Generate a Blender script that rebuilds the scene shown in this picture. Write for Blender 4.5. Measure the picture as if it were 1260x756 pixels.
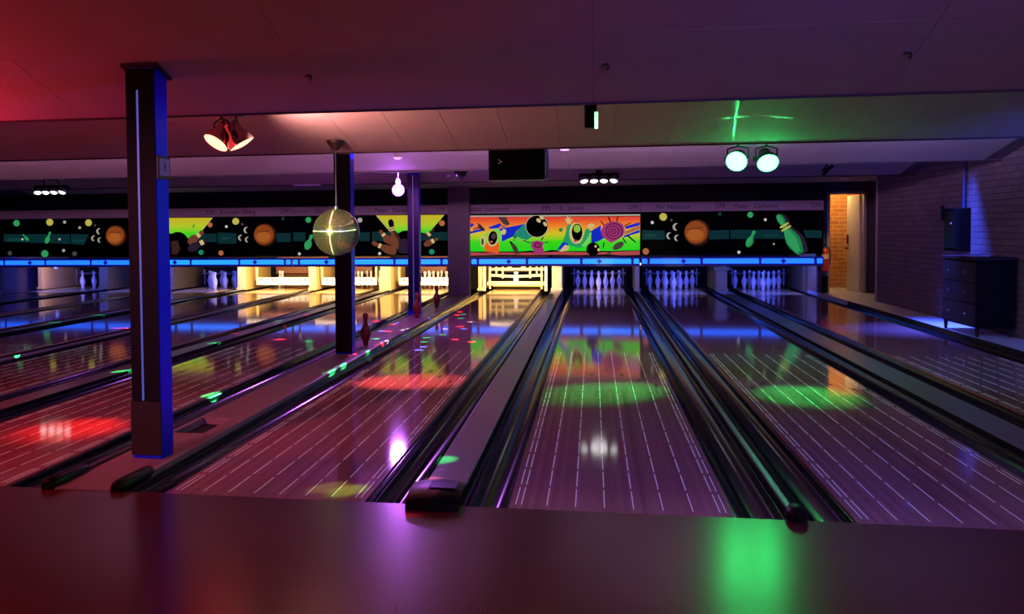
import bpy, bmesh, math, random
from mathutils import Vector, Matrix
random.seed(7)
for o in list(bpy.data.objects): bpy.data.objects.remove(o)
S = bpy.context.scene
COL = S.collection

# ------------------------------------------------------------------ camera
CF, CPX, CPY = 1195.31, 511.80, 331.53           # focal length and principal point in pixels of 1260x756
CAM = Vector((-0.12146, -4.63356, 1.34945))
CR = Vector((0.9837805, 0.17916917, -0.00862184))
CU = Vector((0.00102327, 0.04245926, 0.99909768))
CFW = Vector((-0.17937358, 0.98290163, -0.04158725))
cd = bpy.data.cameras.new('camera'); cam = bpy.data.objects.new('camera', cd); COL.objects.link(cam)
cd.sensor_fit = 'HORIZONTAL'; cd.sensor_width = 36; cd.lens = CF*36/1260
cd.shift_x = (630-CPX)/1260; cd.shift_y = (CPY-378)/1260
cd.clip_start = .05; cd.clip_end = 200
cam.matrix_world = Matrix(((CR.x, CU.x, -CFW.x, CAM.x), (CR.y, CU.y, -CFW.y, CAM.y), (CR.z, CU.z, -CFW.z, CAM.z), (0, 0, 0, 1)))
S.camera = cam
def at(u, v, Y):                                   # pixel of the photograph -> point on the plane y = Y
    d = CFW + CR*((u-CPX)/CF) - CU*((v-CPY)/CF)
    return CAM + d*((Y-CAM.y)/d.y)

# ------------------------------------------------------------------ world and exposure
W = bpy.data.worlds.new('world'); S.world = W; W.use_nodes = True
bg = W.node_tree.nodes['Background']; bg.inputs[0].default_value = (.006, .003, .008, 1); bg.inputs[1].default_value = 1
vs = S.view_settings; vs.view_transform = 'Standard'; vs.look = 'None'; vs.exposure = 0; vs.gamma = 1; vs.use_curve_mapping = False

# light powers (lamps themselves are built with their fixtures further down)
PW = dict(red_left=75, red_pair=34, red_back=95, mag_back=120, uv_right=60, uv_ledge=60, uv_back=45, uv_side=560, green_pair=1150, green_spill=15, bulb=120, led=1.2, pit=85, pit_uv=36, assumed_pin_spot=7500, dots=45, lilac=330)

# ------------------------------------------------------------------ materials
def lin(c):
    return tuple(((x/255)/12.92 if x/255 <= .04045 else ((x/255+.055)/1.055)**2.4) for x in c[:3])
MATS = {}
def mat(name, col, rough=.5, metal=0, emit=None, es=0, var=0, vscale=6, bump=0, bscale=60, spec=.5, coat=0, stretch=None):
    if name in MATS: return MATS[name]
    m = bpy.data.materials.new(name); m.use_nodes = True; nt = m.node_tree; N = nt.nodes; L = nt.links
    b = N['Principled BSDF']; c = lin(col)
    b.inputs['Base Color'].default_value = (*c, 1); b.inputs['Roughness'].default_value = rough
    b.inputs['Metallic'].default_value = metal; b.inputs['Specular IOR Level'].default_value = spec
    if coat: b.inputs['Coat Weight'].default_value = coat; b.inputs['Coat Roughness'].default_value = .05
    if emit: b.inputs['Emission Color'].default_value = (*lin(emit), 1); b.inputs['Emission Strength'].default_value = es
    if var or bump:
        tc = N.new('ShaderNodeTexCoord'); mp = N.new('ShaderNodeMapping'); L.new(tc.outputs['Object'], mp.inputs[0])
        if stretch: mp.inputs['Scale'].default_value = stretch
    if var:
        nz = N.new('ShaderNodeTexNoise'); nz.inputs['Scale'].default_value = vscale; nz.inputs['Detail'].default_value = 5
        L.new(mp.outputs[0], nz.inputs['Vector'])
        mx = N.new('ShaderNodeMix'); mx.data_type = 'RGBA'
        mx.inputs[6].default_value = (*[max(0, x*(1-var)) for x in c], 1); mx.inputs[7].default_value = (*[min(1, x*(1+var)) for x in c], 1)
        L.new(nz.outputs[0], mx.inputs[0]); L.new(mx.outputs[2], b.inputs['Base Color'])
    if bump:
        n2 = N.new('ShaderNodeTexNoise'); n2.inputs['Scale'].default_value = bscale; n2.inputs['Detail'].default_value = 3
        L.new(mp.outputs[0], n2.inputs['Vector'])
        bp = N.new('ShaderNodeBump'); bp.inputs['Strength'].default_value = bump; bp.inputs['Distance'].default_value = .01
        L.new(n2.outputs[0], bp.inputs['Height']); L.new(bp.outputs[0], b.inputs['Normal'])
    MATS[name] = m; return m
def glow(name, col, s): return mat(name, (5, 5, 5), .4, emit=col, es=s)
def emat(name, col, s):                             # exact linear emission colour
    m = mat(name, (5, 5, 5), .4); b = m.node_tree.nodes['Principled BSDF']
    b.inputs['Emission Color'].default_value = (*col, 1); b.inputs['Emission Strength'].default_value = s; return m

def mnode(nt, op, a, b=None, c=None):
    n = nt.nodes.new('ShaderNodeMath'); n.operation = op
    for i, x in enumerate((a, b, c)):
        if x is None: continue
        if isinstance(x, (int, float)): n.inputs[i].default_value = x
        else: nt.links.new(x, n.inputs[i])
    return n.outputs[0]

def lane_material(name, dashes=True, base=(164, 114, 110), rough=.065):
    m = bpy.data.materials.new(name); m.use_nodes = True; nt = m.node_tree; N = nt.nodes; L = nt.links
    b = N['Principled BSDF']; b.inputs['Roughness'].default_value = rough; b.inputs['IOR'].default_value = 1.5
    tc = N.new('ShaderNodeTexCoord'); sp = N.new('ShaderNodeSeparateXYZ'); L.new(tc.outputs['Object'], sp.inputs[0])
    X, Y = sp.outputs[0], sp.outputs[1]
    board = mnode(nt, 'FLOOR', mnode(nt, 'DIVIDE', X, 1.0541/39))
    wn = N.new('ShaderNodeTexWhiteNoise'); wn.noise_dimensions = '1D'; L.new(board, wn.inputs['W'])
    mp = N.new('ShaderNodeMapping'); mp.inputs['Scale'].default_value = (60, 2.2, 1); L.new(tc.outputs['Object'], mp.inputs[0])
    nz = N.new('ShaderNodeTexNoise'); nz.inputs['Scale'].default_value = 1.5; nz.inputs['Detail'].default_value = 4; L.new(mp.outputs[0], nz.inputs['Vector'])
    f = mnode(nt, 'ADD', mnode(nt, 'MULTIPLY', wn.outputs[0], .5), mnode(nt, 'MULTIPLY', nz.outputs[0], .5))
    c = lin(base)
    mx = N.new('ShaderNodeMix'); mx.data_type = 'RGBA'; L.new(f, mx.inputs[0])
    mx.inputs[6].default_value = (*[x*.72 for x in c], 1); mx.inputs[7].default_value = (*[x*1.28 for x in c], 1)
    out = mx.outputs[2]
    if dashes:
        ax = mnode(nt, 'ABSOLUTE', X)
        fr = mnode(nt, 'FRACT', mnode(nt, 'DIVIDE', ax, .1375))
        col = mnode(nt, 'MULTIPLY', mnode(nt, 'LESS_THAN', mnode(nt, 'ABSOLUTE', mnode(nt, 'SUBTRACT', fr, .5)), .0026/.1375), mnode(nt, 'LESS_THAN', ax, .41))
        d1 = mnode(nt, 'LESS_THAN', mnode(nt, 'ABSOLUTE', mnode(nt, 'SUBTRACT', ax, .467)), .0026)
        d2 = mnode(nt, 'LESS_THAN', mnode(nt, 'ABSOLUTE', mnode(nt, 'SUBTRACT', ax, .495)), .0026)
        cols = mnode(nt, 'MAXIMUM', col, mnode(nt, 'MAXIMUM', d1, d2))
        fy = mnode(nt, 'FRACT', mnode(nt, 'DIVIDE', mnode(nt, 'SUBTRACT', Y, .07), .375))
        row = mnode(nt, 'MULTIPLY', mnode(nt, 'LESS_THAN', fy, .86), mnode(nt, 'MULTIPLY', mnode(nt, 'GREATER_THAN', Y, .06), mnode(nt, 'LESS_THAN', Y, 6.0)))
        mk = mnode(nt, 'MULTIPLY', cols, row)
        m2 = N.new('ShaderNodeMix'); m2.data_type = 'RGBA'; L.new(mk, m2.inputs[0]); L.new(out, m2.inputs[6]); m2.inputs[7].default_value = (.92, .88, .95, 1)
        out = m2.outputs[2]
        b.inputs['Emission Color'].default_value = (.76, .70, .74, 1)      # the dashes are black-light paint
        L.new(mnode(nt, 'MULTIPLY', mk, .18), b.inputs['Emission Strength'])
    L.new(out, b.inputs['Base Color'])
    return m

def brick_material(name, c1, c2, mortar, sx, sy, rough=.8, axis='YZ'):
    m = bpy.data.materials.new(name); m.use_nodes = True; nt = m.node_tree; N = nt.nodes; L = nt.links
    b = N['Principled BSDF']; b.inputs['Roughness'].default_value = rough
    tc = N.new('ShaderNodeTexCoord'); sp = N.new('ShaderNodeSeparateXYZ'); L.new(tc.outputs['Object'], sp.inputs[0])
    cb = N.new('ShaderNodeCombineXYZ'); L.new(sp.outputs['XYZ'.index(axis[0])], cb.inputs[0]); L.new(sp.outputs[2], cb.inputs[1])
    bk = N.new('ShaderNodeTexBrick'); L.new(cb.outputs[0], bk.inputs['Vector'])
    bk.inputs['Scale'].default_value = 1; bk.inputs['Brick Width'].default_value = sx; bk.inputs['Row Height'].default_value = sy
    bk.inputs['Mortar Size'].default_value = .006; bk.inputs['Mortar Smooth'].default_value = .2
    bk.inputs['Color1'].default_value = (*lin(c1), 1); bk.inputs['Color2'].default_value = (*lin(c2), 1); bk.inputs['Mortar'].default_value = (*lin(mortar), 1)
    L.new(bk.outputs['Color'], b.inputs['Base Color'])
    bp = N.new('ShaderNodeBump'); bp.inputs['Strength'].default_value = .7; bp.inputs['Distance'].default_value = .01; bp.invert = True
    L.new(bk.outputs['Fac'], bp.inputs['Height']); L.new(bp.outputs[0], b.inputs['Normal'])
    return m

def gradient_material(name, stops, z0, z1, es):     # a printed vertical colour fade, glowing under black light
    m = bpy.data.materials.new(name); m.use_nodes = True; nt = m.node_tree; N = nt.nodes; L = nt.links
    b = N['Principled BSDF']; b.inputs['Roughness'].default_value = .5
    g = N.new('ShaderNodeNewGeometry'); sp = N.new('ShaderNodeSeparateXYZ'); L.new(g.outputs['Position'], sp.inputs[0])
    mr = N.new('ShaderNodeMapRange'); mr.inputs[1].default_value = z0; mr.inputs[2].default_value = z1; L.new(sp.outputs[2], mr.inputs[0])
    cr = N.new('ShaderNodeValToRGB'); L.new(mr.outputs[0], cr.inputs[0])
    e = cr.color_ramp.elements
    while len(e) < len(stops): e.new(.5)
    for el, (p, c) in zip(e, stops): el.position = p; el.color = (*lin(c), 1)
    b.inputs['Base Color'].default_value = (.02, .02, .015, 1); b.inputs['Specular IOR Level'].default_value = .1; L.new(cr.outputs[0], b.inputs['Emission Color']); b.inputs['Emission Strength'].default_value = es
    return m

ART = .62
def ink(col, s=None):                               # black-light print colour
    m = mat('ink_%d_%d_%d' % tuple(col), col, .6, emit=col, es=(ART if s is None else s)*1.3, spec=.1)
    b = m.node_tree.nodes['Principled BSDF']; b.inputs['Base Color'].default_value = tuple(x*.15 for x in lin(col))+(1,); return m

# ------------------------------------------------------------------ mesh builder
class MB:
    def __init__(s): s.v = []; s.f = []; s.m = []; s.mi = 0
    def add(s, vs, fs):
        n = len(s.v); s.v += [tuple(x) for x in vs]; s.f += [tuple(i+n for i in f) for f in fs]; s.m += [s.mi]*len(fs); return s
    def box(s, x0, x1, y0, y1, z0, z1):
        return s.add([(x0,y0,z0),(x1,y0,z0),(x1,y1,z0),(x0,y1,z0),(x0,y0,z1),(x1,y0,z1),(x1,y1,z1),(x0,y1,z1)],
                     [(0,3,2,1),(4,5,6,7),(0,1,5,4),(1,2,6,5),(2,3,7,6),(3,0,4,7)])
    def cyl(s, p0, p1, r0, r1=None, n=16, caps=True):
        p0, p1 = Vector(p0), Vector(p1); r1 = r0 if r1 is None else r1
        d = (p1-p0).normalized(); a = d.orthogonal().normalized(); b = d.cross(a)
        vs = []
        for p, r in ((p0, r0), (p1, r1)):
            for i in range(n):
                t = 2*math.pi*i/n; vs.append(p+(a*math.cos(t)+b*math.sin(t))*r)
        fs = [(i, (i+1) % n, n+(i+1) % n, n+i) for i in range(n)]
        if caps: fs += [tuple(range(n-1, -1, -1)), tuple(range(n, 2*n))]
        return s.add(vs, fs)
    def lathe(s, prof, o=(0, 0, 0), d=(0, 0, 1), n=24):
        o = Vector(o); d = Vector(d).normalized(); a = d.orthogonal().normalized(); b = d.cross(a); vs = []; fs = []
        for (r, h) in prof:
            for i in range(n):
                t = 2*math.pi*i/n; vs.append(o+d*h+(a*math.cos(t)+b*math.sin(t))*r)
        for k in range(len(prof)-1):
            for i in range(n): fs.append((k*n+i, k*n+(i+1) % n, (k+1)*n+(i+1) % n, (k+1)*n+i))
        fs += [tuple(range(n-1, -1, -1)), tuple(range((len(prof)-1)*n, len(prof)*n))]
        return s.add(vs, fs)
    def prism(s, poly, y0, y1):                     # poly of (x, z), extruded along y
        n = len(poly); vs = [(x, y0, z) for x, z in poly]+[(x, y1, z) for x, z in poly]
        return s.add(vs, [tuple(range(n)), tuple(range(2*n-1, n-1, -1))]+[(i, i+n, (i+1) % n+n, (i+1) % n) for i in range(n)])
    def prismx(s, poly, x0, x1):                    # poly of (y, z), extruded along x
        n = len(poly); vs = [(x0, y, z) for y, z in poly]+[(x1, y, z) for y, z in poly]
        return s.add(vs, [tuple(range(n-1, -1, -1)), tuple(range(n, 2*n))]+[(i, (i+1) % n, (i+1) % n+n, i+n) for i in range(n)])
    def tube(s, pts, r, n=8):
        for a, b in zip(pts, pts[1:]): s.cyl(a, b, r, n=n)
        return s
    def ball(s, c, r, n=16, k=10):
        return s.lathe([(max(1e-4, r*math.sin(math.pi*i/k)), -r*math.cos(math.pi*i/k)) for i in range(k+1)], c, n=n)

def wloc(o):
    v = Vector((0, 0, 0))
    while o is not None: v += o.location; o = o.parent
    return v
def make(name, mb, mats, parent=None, loc=None, smooth=False, bevel=0):
    off = Vector(loc) if loc is not None else (wloc(parent) if parent is not None else Vector((0, 0, 0)))
    me = bpy.data.meshes.new(name); me.from_pydata([tuple(Vector(v)-off) for v in mb.v], [], mb.f)
    if not isinstance(mats, (list, tuple)): mats = [mats]
    for m in mats: me.materials.append(m)
    me.polygons.foreach_set('material_index', mb.m)
    bm = bmesh.new(); bm.from_mesh(me); bmesh.ops.recalc_face_normals(bm, faces=bm.faces); bm.to_mesh(me); bm.free()
    if smooth:
        me.polygons.foreach_set('use_smooth', [True]*len(me.polygons))
        me.set_sharp_from_angle(angle=math.radians(38))
    me.update()
    o = bpy.data.objects.new(name, me); COL.objects.link(o)
    if parent is not None:
        o.parent = parent; o.location = off-wloc(parent)
    else: o.location = off
    if bevel:
        bv = o.modifiers.new('bevel', 'BEVEL'); bv.width = bevel; bv.segments = 2; bv.limit_method = 'ANGLE'; bv.angle_limit = math.radians(40)
    return o
def tag(o, label, cat, group=None):
    o['label'] = label; o['category'] = cat
    if group: o['group'] = group
    return o
def thing(name, label, cat, loc=(0, 0, 0), group=None):
    o = bpy.data.objects.new(name, None); o.empty_display_size = .1; COL.objects.link(o); o.location = loc
    return tag(o, label, cat, group)
def struct(name, mb, m, parent=None, **k):
    o = make(name, mb, m, parent, **k)
    if parent is None: o['kind'] = 'structure'
    return o
def dup(src, name=None, loc=None, parent=None):
    c = src.copy(); COL.objects.link(c)
    if loc is not None: c.location = loc
    c.parent = parent
    return c
def dup_tree(root, loc):
    r = dup(root, loc=loc)
    for ch in list(root.children):
        if ch.type == 'LIGHT': continue
        c = dup(ch, parent=r)
        for g in list(ch.children): dup(g, parent=c)
    return r
def light(name, kind, loc, col, power, parent=None, target=None, angle=40, blend=.5, radius=.05, size=None, scale=None):
    ld = bpy.data.lights.new(name, kind); ld.color = col; ld.energy = power
    o = bpy.data.objects.new(name, ld); COL.objects.link(o)
    base = wloc(parent) if parent is not None else Vector((0, 0, 0))
    o.parent = parent; o.location = Vector(loc)-base
    if kind == 'SPOT': ld.spot_size = math.radians(angle); ld.spot_blend = blend; ld.shadow_soft_size = radius
    if kind == 'POINT': ld.shadow_soft_size = radius
    if kind == 'AREA': ld.shape = 'RECTANGLE'; ld.size, ld.size_y = size
    if target is not None: o.rotation_euler = (Vector(target)-Vector(loc)).to_track_quat('-Z', 'Y').to_euler()
    if scale: o.scale = scale
    return o

# ------------------------------------------------------------------ layout (metres; foul line at y = 0, lanes run along +y)
LW = 1.0541; GW = .235
YM = 14.70                                          # face of the masking units
YPIN = 16.85                                        # head pin
WALLR = 4.63
LANES = dict(K=-12.175, J=-10.40, I=-8.817, H=-7.042, G=-5.505, F=-3.731, E=-1.767, D=0.0, C=1.588, B=3.414)
PAIRS = [('K', 'J', -12.95, -9.61), ('I', 'H', -9.61, -6.245), ('G', 'F', -6.245, -2.964), ('E', 'D', -2.536, .783), ('C', 'B', .783, 4.14)]
WHERE = dict(K='beside the far left wall', J='second from the far left wall', I='third from the far left wall', H='fourth from the far left wall',
             G='second left of the pillar row', F='directly left of the pillar row', E='directly right of the pillar row',
             D='below the right half of the mural', C='below the rightmost orange planet', B='closest to the right brick wall')
LIT = 'EFGH'

# ------------------------------------------------------------------ materials of the place
M_ceil = mat('ceiling_plaster', (176, 160, 158), .75, var=.10, vscale=3, bump=.35, bscale=45)
M_wood = mat('approach_wood', (88, 32, 28), .23, var=.38, vscale=3, spec=.32, stretch=(14, 1.2, 1))
M_dark = mat('matt_black', (12, 12, 16), .6)
M_void = mat('black_curtain', (7, 7, 11), .9)
M_gutter = mat('gutter_plastic', (18, 18, 28), .15, var=.15, vscale=4, spec=.12)
M_cap = mat('divider_laminate', (128, 124, 116), .30, var=.12, vscale=5)
M_plat = mat('platform_laminate', (136, 108, 104), .42, var=.15, vscale=4)
M_rail = mat('rail_vinyl', (60, 34, 38), .3)
M_black = mat('black_plastic', (9, 9, 11), .35, var=.2, spec=.2)
M_pillar = mat('pillar_blue', (3, 22, 214), .3, var=.06, spec=.2)
M_pillar_black = mat('pillar_black_face', (5, 5, 9), .6, spec=.12)
M_kick = mat('kickboard_brown', (40, 27, 24), .7, var=.2, spec=.2)
M_greycol = mat('column_grey', (120, 100, 112), .7, var=.08)
M_cream = mat('pinsetter_cream', (226, 206, 150), .45, var=.08)
M_white = mat('machine_white', (236, 232, 224), .35)
M_deck = mat('pin_deck_maple', (196, 160, 112), .16, var=.2, vscale=3, stretch=(12, 1, 1))
M_pin = mat('pin_plastic', (228, 226, 232), .2, coat=.5)
M_redpin = mat('red_pin_plastic', (120, 10, 22), .3, coat=.4)
M_metal = mat('brushed_steel', (150, 150, 155), .3, metal=1)
M_lane = lane_material('lane_boards')
M_brown = mat('machine_brown', (120, 58, 30), .5)

# ================================================================== STRUCTURE
X0, X1, YB = -13.35, 5.9, -8.2
struct('floor', MB().box(X0, WALLR, YB, 0, -.14, 0), M_wood)
o = struct('floor', MB().box(X0, 6.2, 0.005, 19.2, -.30, -.17), M_void)
# ceiling: saw-tooth bays sloping down towards the pins, faced with tiles
def bay(y_low, z_low, slope, y_high, tw, tl, first, g=.0016):
    zf = lambda y: z_low+slope*(y_low-y)
    t = .04
    xe = WALLR if y_low < 12 else 6.0
    # solid slab behind the tiles plus the hidden riser at its low edge
    b = MB()
    b.prismx([(y_high, zf(y_high)+.010), (y_low, z_low+.010), (y_low, z_low+.06), (y_high, zf(y_high)+.06)], X0, xe)
    b.prismx([(y_low, z_low-.008), (y_low+.03, z_low-.008), (y_low+.03, z_low+.75), (y_low, z_low+.75)], X0, xe)
    c = struct('ceiling', b, mat('ceiling_joint', (96, 80, 82), .9))
    make('edge_gap', MB().box(X0, xe, y_low-.012, y_low+.001, z_low-.012, z_low+.0005), mat('edge_gap_dark', (44, 26, 34), .7), c)  # dark strip drawn for the gap under the low edge
    nx = int((xe-X0)/tw)+1; ny = int((y_low-y_high)/tl)+1
    proto = None; ang = math.atan(slope)
    ll = tl/math.cos(ang)
    mb = MB().box(g, tw-g, -ll+g, -g, 0, .010)
    for i in range(nx):
        x = first+tw*(i-int((first-X0)/tw))
        if x < X0-.01 or x+tw > xe+.25: continue
        for j in range(ny):
            y = y_low-j*tl
            if y-tl < y_high-tl*.6: continue
            if proto is None:
                proto = make('ceiling_tile', mb, M_ceil, c, loc=(0, 0, 0), bevel=0); t_ = proto
                t_.location = (x, y, zf(y))
            else:
                t_ = dup(proto, loc=(x, y, zf(y)), parent=c)
            t_.rotation_euler = (-ang, 0, 0); t_.location.z += random.uniform(-.0006, .0006)
    return c
ZL = 2.105
bay(1.40, ZL, .30, -1.95, 1.67, .84, 1.55, .001)
bay(4.68, ZL, .18, 1.43, .485, .81, 1.52)
bay(7.95, ZL, .18, 4.71, .97, .81, 1.52)
bay(11.15, ZL, .18, 7.98, .97, .80, 1.52)
bay(14.60, ZL+.05, .18, 11.18, 1.94, 1.15, 1.52)
struct('ceiling', MB().box(X0, WALLR, YB, -1.93, 3.12, 3.22), M_ceil)
struct('ceiling', MB().box(X0, 6.2, 14.6, 19.2, 2.32, 2.42), M_void)
# walls
M_brick = brick_material('painted_brick', (112, 96, 104), (98, 84, 94), (70, 58, 66), .26, .078)
struct('wall_right', MB().box(WALLR, WALLR+.12, YB, 13.05, -.14, 3.3), M_brick)
struct('trim_1', MB().box(WALLR-.012, WALLR+.13, 13.0, 13.09, .05, 2.11), mat('corner_trim', (170, 158, 140), .6), bevel=.004)
struct('wall_left', MB().box(X0-.12, X0, YB, 19.2, -.14, 3.3), mat('left_wall_paint', (70, 60, 80), .8, var=.1))
struct('wall_back', MB().box(X0, WALLR, YB-.12, YB, -.14, 3.3), mat('back_wall_paint', (60, 50, 60), .8, var=.1))
struct('wall_far', MB().box(X0, 4.2, 18.35, 18.5, -.14, 2.4), M_void)
# doorway at the far right: end wall with an opening, lit brick passage behind
b = MB()
DX0, DX1, DZ = 4.32, 5.00, 1.965
b.box(4.16, DX0, 15.2, 15.32, .05, DZ); b.box(DX1, 6.0, 15.2, 15.32, .05, DZ); b.box(4.16, 6.0, 15.2, 15.32, DZ, 2.45)
struct('wall_end', b, mat('end_wall_paint', (74, 62, 80), .8, var=.1))
b = MB(); b.box(DX0-.02, DX0+.035, 15.16, 15.34, .05, DZ+.03); b.box(DX1-.035, DX1+.02, 15.16, 15.34, .05, DZ+.03); b.box(DX0, DX1, 15.16, 15.34, DZ-.02, DZ+.03)
struct('trim_2', b, mat('door_frame_paint', (150, 140, 128), .5), bevel=.004)
M_obrick = brick_material('passage_brick', (196, 130, 66), (170, 104, 50), (214, 176, 120), .24, .085, axis='XZ')
struct('wall_passage', MB().box(4.16, 6.0, 16.9, 17.0, .05, 2.4), M_obrick)
struct('wall_passage_side', MB().box(5.9, 6.0, 13.05, 16.9, .05, 2.4), mat('passage_side_paint', (120, 100, 80), .8, var=.1))
struct('wall_passage_left', MB().box(4.16, 4.22, 15.32, 16.9, .05, 2.4), mat('passage_left_paint', (140, 110, 80), .8, var=.1))
struct('floor_ledge', MB().box(4.16, 6.0, 13.05, 17.0, -.17, .05), mat('ledge_laminate', (176, 176, 190), .4, var=.08))
# open white door leaf hinged on the right jamb
dl = MB(); hx, hy = DX1-.03, 15.36; ang = math.radians(97); L_ = .62
dx, dy = math.cos(ang), math.sin(ang); nx_, ny_ = -dy, dx
def quadbox(x, y, dx, dy, nx, ny, l0, l1, t0, t1, z0, z1, mb):
    P_ = [(x+dx*a+nx*t, y+dy*a+ny*t) for a, t in ((l0, t0), (l1, t0), (l1, t1), (l0, t1))]
    return mb.add([(p[0], p[1], z0) for p in P_]+[(p[0], p[1], z1) for p in P_], [(0,3,2,1),(4,5,6,7),(0,1,5,4),(1,2,6,5),(2,3,7,6),(3,0,4,7)])
quadbox(hx, hy, dx, dy, nx_, ny_, 0, L_, 0, .04, .06, 1.93, dl)
door = struct('door_1', dl, mat('door_paint', (205, 204, 186), .45, var=.05), bevel=.004)
hb = MB(); quadbox(hx, hy, dx, dy, nx_, ny_, L_-.09, L_-.05, .04, .06, .98, 1.16, hb); make('lock_plate', hb, M_dark, door, bevel=.004)
hb = MB(); quadbox(hx, hy, dx, dy, nx_, ny_, L_-.08, L_-.06, .04, .09, .88, .90, hb); quadbox(hx, hy, dx, dy, nx_, ny_, L_-.20, L_-.05, .08, .10, .875, .905, hb); make('door_handle', hb, M_dark, door, bevel=.004)

# ledges along both side walls
M_ledge = mat('ledge_top', (196, 196, 214), .4, var=.1, vscale=2)
struct('trim_3', MB().box(4.178, WALLR, .0, 13.05, -.17, .05), M_ledge, bevel=.01)
struct('trim_4', MB().box(X0, -12.95, .0, 14.75, -.17, .05), M_ledge, bevel=.01)
struct('trim_5', MB().box(4.172, 4.182, .0, 14.7, -.16, .052), M_black)

# ================================================================== LANES
gut_prof = []
def gutter_mesh(cx, y0, y1):
    n = 12; pr = [(-GW/2, -.012), (-GW/2+.012, -.012)]
    for i in range(n+1):
        t = math.pi*i/n; pr.append((-(GW/2-.014)*math.cos(t), -.014-.078*math.sin(t)))
    pr += [(GW/2-.012, -.012), (GW/2, -.012), (GW/2, -.12), (-GW/2, -.12)]
    N_ = len(pr); mb = MB(); vs = [(cx+x, y0, z) for x, z in pr]+[(cx+x, y1, z) for x, z in pr]
    fs = [(i, i+N_, (i+1) % N_+N_, (i+1) % N_) for i in range(N_)]
    mid = N_-1                                      # end caps as quads down to the base
    k = len(pr)-2
    for off in (0, N_):
        for i in range(k//2):
            a, b_ = i, k-1-i
            if b_-a <= 1: break
            fs.append((off+a, off+a+1, off+b_-1, off+b_))
    return mb.add(vs, fs)
lane_parts = {}
def build_lane(key):
    cx = LANES[key]
    t = thing('bowling_lane', 'glossy bowling lane with dashed guide lines '+WHERE[key], 'bowling lane', (cx, 0, 0), 'bowling lanes')
    if not lane_parts:
        lane_parts['lane_bed'] = make('lane_bed', MB().box(cx-LW/2, cx+LW/2, .002, YM-.05, -.13, 0), M_lane, t, bevel=.002)
        lane_parts['pin_deck'] = make('pin_deck', MB().box(cx-LW/2, cx+LW/2, YM-.048, 17.95, -.13, 0), M_deck, t, bevel=.002)
        for s in (-1, 1):
            lane_parts['gutter%d' % s] = make('gutter', gutter_mesh(cx+s*(LW/2+GW/2), .002, 17.95), M_gutter, t, smooth=True)
        for i in range(-3, 4):
            y = 4.72-.30*abs(i); x = cx+i*.1346
            lane_parts['arrow%d' % i] = make('arrow', MB().prism([(x, 0), (x+.001, 0), (x, .001)], y, y+.001).__class__().add(
                [(x-.013, y-.09, .0002), (x+.013, y-.09, .0002), (x+.013, y, .0002), (x, y+.07, .0002), (x-.013, y, .0002), (x-.013, y-.09, .0015), (x+.013, y-.09, .0015), (x+.013, y, .0015), (x, y+.07, .0015), (x-.013, y, .0015)],
                [(4,3,2,1,0),(5,6,7,8,9),(0,1,6,5),(1,2,7,6),(2,3,8,7),(3,4,9,8),(4,0,5,9)]), mat('arrow_dark_wood', (30, 16, 14), .2), t)
    else:
        for p_ in lane_parts.values(): dup(p_, parent=t)
    return t
for k in LANES: build_lane(k)

# covers and dividers between the lanes
def rounded_bar(x0, x1, y0, y1, z0, z1, mb=None, c=.012):
    mb = mb or MB()
    return mb.prism([(x0, z0), (x1, z0), (x1, z1-c), (x1-c*.3, z1-c*.3), (x1-c, z1), (x0+c, z1), (x0+c*.3, z1-c*.3), (x0, z1-c)], y0, y1)
def end_box(cx, w, root, label=None):               # black moulded nose at the foul line
    pts = []
    mb = MB(); n = 8; y_f = -.10; h = .075
    prof = [(.26, .0, .014), (.24, .02, .05), (.18, .0, h), (.02, .0, h*.98), (-.05, .0, h*.82), (-.085, .0, h*.4), (-.09, .0, .001)]
    vs = []; fs = []
    for (y, _, z) in prof:
        for i in range(n+1):
            a = -1+2*i/n; vs.append((cx+a*w/2*(1-.05*(y > .2)), y-(.028*(1-a*a)*(-1) if y > 0 else .028*(1-a*a)), z-.012*a*a*(z > .03)))
    m_ = n+1
    for k in range(len(prof)-1):
        for i in range(n): fs.append((k*m_+i, k*m_+i+1, (k+1)*m_+i+1, (k+1)*m_+i))
    # underside row
    base = len(vs)
    for (y, _, z) in prof:
        for i in (0, n):
            a = -1+2*i/n; v = vs[[p[0] for p in prof].index(y)*m_+i]; vs.append((v[0], v[1], .0005))
    for k in range(len(prof)-1):
        for j, i in ((0, 0), (1, n)):
            fs.append((k*m_+i, (k+1)*m_+i, base+2*(k+1)+j, base+2*k+j))
    fs.append(tuple(base+2*k for k in range(len(prof)))+tuple(base+2*k+1 for k in range(len(prof)-1, -1, -1)))
    mb.add(vs, fs); return make('end_cap', mb, M_black, root, smooth=True)
def cover(key, x0, x1, label, nose):
    t = thing('lane_divider', label, 'divider', ((x0+x1)/2, 0, 0), 'dividers between lanes')
    mb = rounded_bar(x0+.009, x1-.009, .05, 16.1, -.12, .014)
    make('top_cover', mb, M_cap, t)
    for x in (x0+.004, x1-.004): make('edge_strip', rounded_bar(x-.004, x+.004, .02, 16.1, -.12, .020, c=.004), mat('edge_rubber', (8, 8, 10), .7, spec=.1), t)
    if nose == 'box': end_box((x0+x1)/2, x1-x0+.02, t)
    else:
        mb = MB(); mb.lathe([(.001, -.055), (.03, -.05), (.046, -.02), (.046, .05), (.03, .07), (.001, .072)], ((x0+x1)/2, .0, .022), (0, 1, 0), 14)
        make('end_cap', mb, M_black, t, smooth=True)
    return t
ball_return = cover('ED', -1.0045, -.762, 'grey ball return cover with black moulded nose, between the two lanes under the cartoon mural', 'box')
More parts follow.
